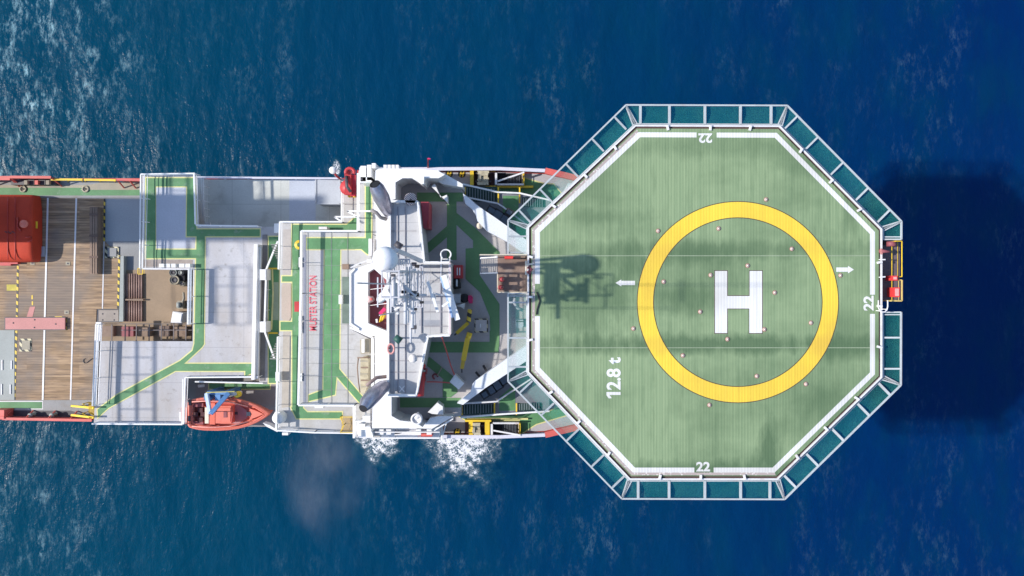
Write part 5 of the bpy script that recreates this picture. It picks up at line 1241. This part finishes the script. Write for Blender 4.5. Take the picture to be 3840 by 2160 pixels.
# tie-down sockets
SOCK = [(1218, 15), (485, 228), (896, 212), (1393, 350), (1093, 464), (842, 528), (523, 573), (1723, 530), (1277, 647), (771, 777), (317, 891), (1207, 897), (1523, 852), (956, 963), (653, 1074), (1155, 1214), (1489, 1268), (834, 1410)]
sock0 = None
sockm = [mat('pinkish_casting', (0.50, 0.36, 0.31), 0.6), mat('socket_brown', (0.24, 0.13, 0.10), 0.7), mat('socket_cream', (0.72, 0.66, 0.58), 0.5)]
for k, (a, b) in enumerate(SOCK):
    q = W(2200 + a / 1.811, 740 + b / 1.811, zH)
    if sock0 is None:
        m = MB(); m.m(1).lathe(q, [(0.155, 0.009), (0.12, 0.011)], 20, cap=False); m.m(0).lathe(q, [(0.12, 0.01), (0.12, 0.05), (0.07, 0.06)], 18, cap=False); m.m(1).lathe(q, [(0.07, 0.06), (0.05, 0.04)], 14, cap=False); m.m(2).lathe(q, [(0.05, 0.04), (0.04, 0.075), (0.001, 0.08)], 12, cap=False)
        sock0 = m.out('deck_light', sockm, heli); q0 = q
    else:
        o = sock0.copy(); COL.objects.link(o); o.parent = heli; o.location = (q - q0)
# legs
m = MB()
for x, y in ((4, 6.5), (4, -8), (14, 6), (14, -8), (9, -1)): m.bar((x, y, 6), (x, y, zH - 0.5), 0.7)
for x, ya, yb in ((4, -7.2, 5.4), (9, -10.5, 8.6), (14, -10.5, 8.6), (19, -9.0, 7.0)): m.bar((x, ya, zH - 0.9), (x, yb, zH - 0.9), 0.35, 0.8)
m.out('support_frame', WHITER, heli)

# safety nets: one frame with its netting per side
NO = [(2347, 394), (2952, 396), (3380, 830), (3378, 1444), (2942, 1872), (2332, 1870), (1905, 1430), (1905, 826)]
NI = offset_poly(OCT, 31)
for i in range(8):
    j = (i + 1) % 8
    a, b, c, d = Vector(NI[i]), Vector(NI[j]), Vector(NO[j]), Vector(NO[i])
    ranges = [(0.0, 1.0)]
    if i == 2: ranges = [(0.0, 0.11), (0.555, 1.0)]
    if i == 6: ranges = [(0.0, 0.545), (0.785, 1.0)]
    d_ = (b - a).normalized(); nrm = Vector((d_.y, -d_.x))
    if nrm.dot(d - a) < 0: nrm = -nrm
    dep = (d - a).dot(nrm)
    for t0, t1 in ranges:
        fr = MB(); net = []
        # cut lines are square to the side except at the corners
        def out_pt(t):
            if t <= 0: return d
            if t >= 1: return c
            return d.lerp(c, t)
        def in_pt(t):
            if t <= 0: return a
            if t >= 1: return b
            return out_pt(t) - nrm * dep
        p0, p1 = in_pt(t0), in_pt(t1); q0_, q1_ = out_pt(t0), out_pt(t1)
        fr.pbar((*q0_, zH - 0.05), (*q1_, zH - 0.05), 0.10)
        fr.pbar((*p0, zH - 0.28), (*p1, zH - 0.28), 0.08)
        for (u, v, t) in ((p0, q0_, t0), (p1, q1_, t1)):
            w2 = 0.09
            fr.pbar((*u, zH - 0.28), (*v, zH - 0.05), w2)
            off = d_ * (9 if t == t0 else -9)
            fr.pbar((*(u + off), zH - 0.30), (*(v + off * (1 if 0 < t < 1 else 0.2)), zH - 0.09), w2 * 0.8)
        for t in (0.09, 0.27, 0.49, 0.71, 0.90):
            if t0 + 0.03 < t < t1 - 0.03:
                fr.pbar((*in_pt(t), zH - 0.28), (*out_pt(t), zH - 0.05), 0.15 if i in (3, 4, 0) else 0.11, 0.12)
                fr.pbar((*(in_pt(t) + nrm * 4), zH - 0.32), (*in_pt(t), zH - 1.0), 0.08)
        net.append([tuple(p0), tuple(p1), tuple(q1_), tuple(q0_)])
        fo = fr.out('safety_net_frame', mat('frame_grey_white_%d' % i, (0.45, 0.48, 0.49), 0.5, 0.1, 1.0, stain=(0.42, 0.33, 0.3), stain_amt=0.5, stain_scale=1.4) if 'frame_grey_white_0' not in bpy.data.materials else bpy.data.materials['frame_grey_white_0'], heli)
        nm = MB()
        for q in net:
            # sagging sheet: a strip of quads between inner and outer edges
            N1, N2 = 10, 4
            idx = []
            for u in range(N1 + 1):
                for v in range(N2 + 1):
                    s0 = Vector(q[0]).lerp(Vector(q[1]), u / N1); s1 = Vector(q[3]).lerp(Vector(q[2]), u / N1); p = s0.lerp(s1, v / N2)
                    idx.append(nm.add([W(p.x, p.y, zH - 0.2 - 0.16 * math.sin(math.pi * v / N2) - 0.05 * (1 - v / N2))]))
            for u in range(N1):
                for v in range(N2):
                    k = u * (N2 + 1) + v; nm.smooth = True; nm.face([idx[k], idx[k + N2 + 1], idx[k + N2 + 2], idx[k + 1]])
        nm.out('netting', NET, fo)
# aft access platform
pf = MB().prism([(1866, 958), (1976, 958), (1976, 1096), (1866, 1096)], zH - 0.9, zH - 0.7).out('access_platform', PLATW, heli)
rail(pf, [(1866, 1026), (1866, 1096), (1976, 1096)], zH - 0.7, r=0.07, mt=mat('sandy_rail', (0.6, 0.5, 0.36), 0.5))
rail(pf, [(1800, 956), (1976, 956)], zH - 0.7, r=0.07, mt=mat('sandy_rail_b', (0.6, 0.52, 0.4), 0.5))
st = stair(heli, 1802, 966, 1866, 1024, 20.6, zH - 0.75, 9, mat('stair_tread_cream', (0.42, 0.39, 0.37), 0.6), WHITER, tread=0.6)
m = MB(); m.pbar((1972, 978, 23.2), (1972, 1030, 23.2), 0.1); m.pbar((1972, 992, 23.3), (1998, 990, 23.3), 0.1); m.out('foam_monitor', mat('cream_metal', (0.7, 0.62, 0.5), 0.5), pf)
m = MB(); m.ppipe([(1980, 1000, 22.9), (1992, 1010, 22.9), (1980, 1026, 22.9)], 0.16, 8); m.out('monitor_body', MAROON, pf)
MB().box(1892, 960, 1924, 970, 22.3, 23.4).out('red_case', mat('bright_red', (0.72, 0.05, 0.04), 0.5), pf)
MB().box(1930, 960, 1970, 966, 22.3, 23.0).out('hose_rack', BROWN, pf)
for q, lab in (((1882, 1048), 'red fire extinguisher cylinder standing higher on the brown access platform'), ((1878, 1078), 'red fire extinguisher cylinder in the corner of the brown access platform')):
    t = thing('fire_extinguisher', lab, 'fire extinguisher', W(*q, 22.3), 'extinguishers on the access platform')
    m = MB(); m.lathe(W(*q, 22.3), [(0.17, 0), (0.17, 0.9), (0.08, 1.05), (0.001, 1.06)], 14, cap=False); m.out('cylinder', mat('extinguisher_red', (0.45, 0.06, 0.06), 0.4), t)
    m = MB(); c_ = W(*q, 23.4); m.bar(c_ + Vector((0, 0, -0.1)), c_ + Vector((0.2, 0.05, 0)), 0.06); m.out('hose', BLK, t)
m = MB(); m.ppipe([(2012, 1096, 23.05), (2020, 1110, 23.05), (2024, 1130, 23.05), (2014, 1160, 23.05), (2012, 1180, 23.05)], 0.05, 6)
tag(m.out('fire_hose', BLK), 'thin black hose lying at the aft edge of the green helideck', 'hose')
# life raft case under the left netting
t = thing('raft_canister', 'pale blue grey canister below the netting next to the helideck edge', 'canister', W(1948, 1216, 16))
m = MB(); m.prism([(1934, 1200), (1962, 1200), (1963, 1222), (1956, 1230), (1948, 1232), (1934, 1224)], 15, 17.4); m.out('body', BOXC, t)
m = MB(); m.box(1936, 1204, 1960, 1208, 17.4, 17.46); m.out('strap', CHAR, t)
m = MB(); m.ppipe([(1932, 1118, 16.4), (1928, 1134, 16.4), (1940, 1154, 16.4), (1960, 1164, 16.4)], 0.12, 8)
tag(m.out('drain_hose', BOXC), 'pale curved hose seen through the netting beside the access platform', 'hose')
# forward fire platform
pr = MB().prism([(3286, 902), (3374, 902), (3374, 1130), (3286, 1130)], zH - 1.2, zH - 1.0).out('fire_platform', mat('plum_grey_deck', (0.14, 0.105, 0.115), 0.7, 0.1), heli)
rail(pr, [(3350, 905), (3374, 905), (3374, 1038)], zH - 1, r=0.055, mt=YEL, bars=(1, .5), step=2.5)
rail(pr, [(3352, 906), (3352, 1126)], zH - 1, r=0.04, mt=YEL, bars=(0.5,), step=3)
rail(pr, [(3374, 1050), (3374, 1128), (3330, 1128)], zH - 1, r=0.08, mt=mat('sand_yellow_rail', (0.62, 0.45, 0.15), 0.5), bars=(1, .6))
rail(pr, [(3292, 974), (3312, 974)], zH - 1, r=0.08, mt=WHITER); rail(pr, [(3292, 1040), (3312, 1038)], zH - 1, r=0.08, mt=WHITER)
stair(pr, 3288, 980, 3310, 1034, zH - 0.3, zH - 0.9, 4, GREYD, None, tread=0.6)
for (x0, y0, x1, y1, lab) in ((3348, 1034, 3366, 1052, 'small red box between the yellow railings on the outer fire platform'), (3354, 1078, 3374, 1114, 'larger red box at the corner of the outer fire platform')):
    t = thing('fire_box', lab, 'box', W((x0 + x1) / 2, (y0 + y1) / 2, 22), 'red boxes on the fire platform')
    MB().box(x0, y0, x1, y1, 22, 23.0).out('body', mat('fire_red_%d' % x0, (0.72, 0.05, 0.05), 0.5), t)
    MB().box(x0 + 3, y0 + 4, x1 - 3, y1 - 4, 23.0, 23.03).out('label_plate', mat('pink_white_plate_%d' % x0, (0.7, 0.35, 0.33), 0.5), t)
t = thing('foam_cannon', 'dark red water cannon at the top of the outer fire platform', 'water cannon', W(3310, 942, 22))
m = MB(); m.ppipe([(3292, 942, 22.8), (3310, 942, 23.1), (3336, 944, 23.2)], [0.14, 0.12, 0.06], 10); m.out('barrel', MAROON, t)
m = MB(); m.bar(W(3306, 942, 23), W(3306, 942, 23) - Vector((0, 0, 1)), 0.24); m.pbar((3304, 932, 23.1), (3306, 954, 23.1), 0.1); m.out('mount', PINKR, t)
t = thing('hose_reel', 'dark red hose reel in the top corner of the outer fire platform', 'hose reel', W(3342, 914, 22))
m = MB(); m.pipe([W(3342, 906, 22.7), W(3342, 924, 22.7)], 0.3, 14); m.out('reel', MAROON, t)
m = MB(); m.box(3316, 904, 3334, 916, 22, 22.6); m.out('frame', BLK, t)
m = MB()
for zz in (23.6, 22.9, 22.2):
    m.pipe([W(3294 + 0, 1126, zz), W(3294, 1150, zz), W(3298, 1162, zz), W(3308, 1170, zz), W(3318, 1170, zz), W(3326, 1162, zz), W(3329, 1150, zz), W(3329, 1126, zz)], 0.045, 6)
for x, y in ((3302, 1166), (3318, 1169), (3327, 1160)): m.bar(W(x, y, 23.6), W(x, y, 23.6) - Vector((0, 0, 3)), 0.05)
m.out('cage_ladder', WHITER, heli)

# ---------------------------------------------------------------- rescue boat and davit
boat = thing('rescue_boat', 'coral red open rescue boat with a pointed bow hanging at the ship side', 'boat', W(850, 1553, 7.2))
PROF = [(0.0, 42), (0.02, 50), (0.10, 57), (0.2, 61), (0.35, 62), (0.5, 60), (0.62, 54.5), (0.74, 45), (0.85, 31), (0.93, 17), (0.98, 6), (1.0, 1.5)]
def bline(s_, z, ins=0.0, x0=704, x1=1008, t0=0, t1=1.0):
    top, bot = [], []
    for t, w_ in PROF:
        if t < t0 or t > t1: continue
        x = x0 + ins * (1 if t < 0.5 else 0) * 0 + (x1 - x0) * t
        xx = x0 + ins + (x1 - ins * 1.7 - x0 - ins) * t
        ww = max(0.5, w_ * s_ - ins)
        top.append((xx, 1553 - ww)); bot.append((xx, 1553 + ww))
    return top + bot[::-1]
def loft(loops, mt, name, parent, closed_top=False, closed_bot=True):
    m = MB(); rings = [m.add([W(p[0], p[1], z if zp is None else zp).to_2d().to_3d() + Vector((0, 0, z)) for p in l]) for l, z, zp in loops]
    n = len(loops[0][0])
    m.smooth = True
    for a, b in zip(rings, rings[1:]):
        for j in range(n):
            k = (j + 1) % n; m.face([a + j, a + k, b + k, b + j])
    m.smooth = False
    if closed_bot: m.face([rings[0] + j for j in range(n)])
    if closed_top: m.face([rings[-1] + j for j in range(n)])
    return m.out(name, mt, parent)
zg = 9.6
loft([(bline(0.45, 7.4, 8), 7.4, zg), (bline(0.85, 8.2, 3), 8.2, zg), (bline(1.0, 9.2), 9.2, zg), (bline(1.0, 9.45, -1.5), 9.45, zg), (bline(1.0, zg), zg, zg), (bline(1.0, zg, 7), zg, zg), (bline(1.0, 9.35, 8), 9.35, zg), (bline(1.0, 9.35, 13), 9.38, zg), (bline(1.0, 8.9, 15), 8.85, zg)], CORAL, 'hull', boat, closed_top=True)
MB().sheet(bline(1.0, 8.9, 17, t1=0.9), 8.88).out('cockpit_floor', CORALD, boat)
m = MB(); m.sheet([(858, 1520), (890, 1514), (926, 1540), (928, 1566), (894, 1590), (858, 1586)], 8.9); m.out('fore_deck_floor', mat('mauve_floor', (0.40, 0.22, 0.24), 0.6), boat)
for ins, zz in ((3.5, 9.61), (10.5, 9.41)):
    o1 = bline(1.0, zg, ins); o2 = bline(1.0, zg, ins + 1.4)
    MB().sheet(o1, zz, [o2]).out('rubbing_and_shade_strip', CORALD if ins < 5 else mat('boat_shadow_gap', (0.25, 0.05, 0.04), 0.6), boat)  # inner strip puts the shade of the gap into a dark colour
for k_ in range(9): MB().box(742 + k_ * 26, 1490 + (5 if k_ < 2 else 0), 746 + k_ * 26, 1497, 9.2, 9.64).out('rail_stud', CORALD, boat) if k_ < 6 else None
MB().box(786, 1512, 806, 1594, 8.88, 9.15).out('thwart', CORAL, boat)
MB().box(724, 1512, 762, 1526, 8.88, 9.3).out('engine_box', MAROON, boat)
MB().box(724, 1580, 762, 1592, 8.88, 9.3).out('engine_box', MAROON, boat)
m = MB(); m.ppipe([(868, 1524, 9.8), (872, 1552, 9.9), (868, 1586, 9.8)], 0.05, 6); m.out('windscreen_rail', REDB, boat)
m = MB(); m.prism([(808, 1522), (868, 1522), (868, 1588), (808, 1588)], 8.88, 9.7); m.out('console', CORAL, boat)
m = MB(); m.box(816, 1530, 864, 1582, 9.7, 9.85); m.out('console_roof', CORAL, boat)
m = MB(); m.box(838, 1544, 850, 1566, 9.85, 9.9); m.out('console_hatch', MAROON, boat)
for a, b in ((742, 1530), (724, 1546), (742, 1566), (752, 1546)): m = MB(); m.box(a, b, a + 18, b + 16, 8.88, 9.4); m.out('seat', mat('seat_black_red', (0.06, 0.012, 0.015), 0.6), boat)
m = MB(); m.box(768, 1528, 782, 1588, 9.6, 9.85); m.out('tow_bar', mat('cream_bar', (0.75, 0.62, 0.48), 0.5), boat)
for a, b, s_ in ((880, 1546, 10), (924, 1545, 16)): m = MB(); m.box(a, b, a + s_, b + s_ - 1, 8.9, 9.0 if s_ < 12 else 9.3); m.out('hatch', GLASS, boat)
m = MB()
for k_ in (-1, 1): m.ppipe([(720, 1553 + k_ * 46, 9.9), (790, 1553 + k_ * 50, 10.0), (860, 1553 + k_ * 46, 9.9), (930, 1553 + k_ * 28, 9.8)], 0.05, 6)
m.out('grab_line', mat('line_pink', (0.75, 0.3, 0.25), 0.6), boat)
m = MB(); m.prism([(934, 1532), (958, 1540), (988, 1553), (958, 1566), (934, 1574), (944, 1553)], 9.36, 9.66); m.out('bow_pad', CORAL, boat)
m = MB(); m.box(706, 1500, 716, 1520, 9.6, 9.75); m.box(704, 1560, 712, 1580, 9.6, 9.75); m.out('stern_cleat', CHAR, boat)
m = MB(); m.prism(bline(1.0, zg, 14, t1=0.35), 9.3, 9.38, holes=()); 
t = thing('stern_platform', 'small orange step platform between the white railing and the rescue boat stern', 'platform', W(688, 1555, 8.8))
m = MB(); m.box(680, 1528, 700, 1590, 8.9, 9.4); m.out('step', mat('rust_orange', (0.55, 0.15, 0.07), 0.6), t)
m = MB(); m.box(673, 1545, 679, 1580, 8.9, 9.3); m.out('bracket', WHITE, t)
davit = thing('boat_davit', 'blue davit crane whose two arms meet over the rescue boat', 'davit', W(815, 1475, 7))
m = MB(); m.pbar((775, 1476, 10.6), (788, 1552, 11.2), 0.24, 0.3); m.out('arm', PBLUE, davit)
m = MB(); m.pbar((858, 1474, 10.6), (790, 1552, 11.2), 0.32, 0.3); m.out('arm', BLUE, davit)
m = MB(); m.box(776, 1468, 858, 1480, 9.8, 10.4); m.out('cross_beam', BLUE, davit)
m = MB(); m.box(806, 1480, 826, 1502, 9.4, 10.5); m.out('winch_housing', BLUE, davit)
m = MB(); m.lathe(W(792, 1486, 9.4), [(0.3, 0), (0.3, 0.8), (0.001, 0.8)], 14, cap=False); m.out('slew_motor', mat('steel_blue_dark', (0.07, 0.15, 0.28), 0.5), davit)
m = MB(); 
for x in (786, 850): m.bar(W(x, 1474, 9.8), W(x, 1474, 9.8) - Vector((0, 0, 2.8)), 0.35)
m.out('pedestal', BLUE, davit)
m = MB(); m.pbar((772, 1472, 10.7), (880, 1468, 10.7), 0.08); m.out('hydraulic_line', mat('olive_line', (0.4, 0.36, 0.1), 0.6), davit)
m = MB(); m.lathe(W(896, 1477, 9.6), [(0.25, 0), (0.25, 0.5), (0.12, 0.55), (0.001, 0.55)], 14, cap=False); m.out('control_drum', YEL, davit)
m = MB(); m.ppipe([(864, 1478, 10.2), (888, 1477, 10.1)], 0.13, 8); m.out('ram', BOXC, davit)
m = MB(); m.bar(W(789, 1552, 11.1), W(789, 1552, 11.1) - Vector((0, 0, 1.6)), 0.07); m.out('hook_wire', BLK, davit)

# ---------------------------------------------------------------- exhaust smoke over the water
sm = MB(); c = W(1225, 1790, 11)
prof = [(-1, 0.01), (-0.7, 0.7), (0, 1.0), (0.7, 0.7), (1, 0.01)]
sm.ball(Vector((c.x, c.y, 11)), 1.0, 24, 14)
so = sm.out('exhaust_smoke', mat('smoke_surface', (0.5, 0.5, 0.5)))
for v in so.data.vertices:
    dx, dy, dz = v.co.x - c.x, v.co.y - c.y, v.co.z - 11
    v.co = (c.x + dx * 4.2 - dy * 1.2, c.y + dy * 6.6, 11 + dz * 3.2)
sm_m = bpy.data.materials.new('smoke_volume'); sm_m.use_nodes = True; nt = sm_m.node_tree
nt.nodes.remove(nt.nodes['Principled BSDF'])
pv = nd(nt, 'ShaderNodeVolumePrincipled'); pv.inputs['Color'].default_value = (0.75, 0.72, 0.78, 1)
co = nd(nt, 'ShaderNodeTexCoord').outputs['Object']
g = noise(nt, co, 0.34, 6, 0.7, stretch=(1.3, 0.7, 1), off=(2.2, 0.4, 0))
wbs = ramp(nt, noise(nt, co, 0.18, 3), 0.3, 0.7, -0.3, 0.3)
fall = blot(nt, co, c.x, c.y, 4.0, 6.4, wbs, 0.0, 0.95)
dm = nd(nt, 'ShaderNodeMath', operation='MULTIPLY'); nt.links.new(ramp(nt, g, 0.40, 0.68, 0.0, 0.085), dm.inputs[0]); nt.links.new(fall, dm.inputs[1])
nt.links.new(dm.outputs[0], pv.inputs['Density'])
nt.links.new(pv.outputs[0], nt.nodes['Material Output'].inputs['Volume'])
so.data.materials.clear(); so.data.materials.append(sm_m)
tag(so, 'faint grey exhaust smoke drifting over the water below the bridge wing', 'smoke', kind='stuff')
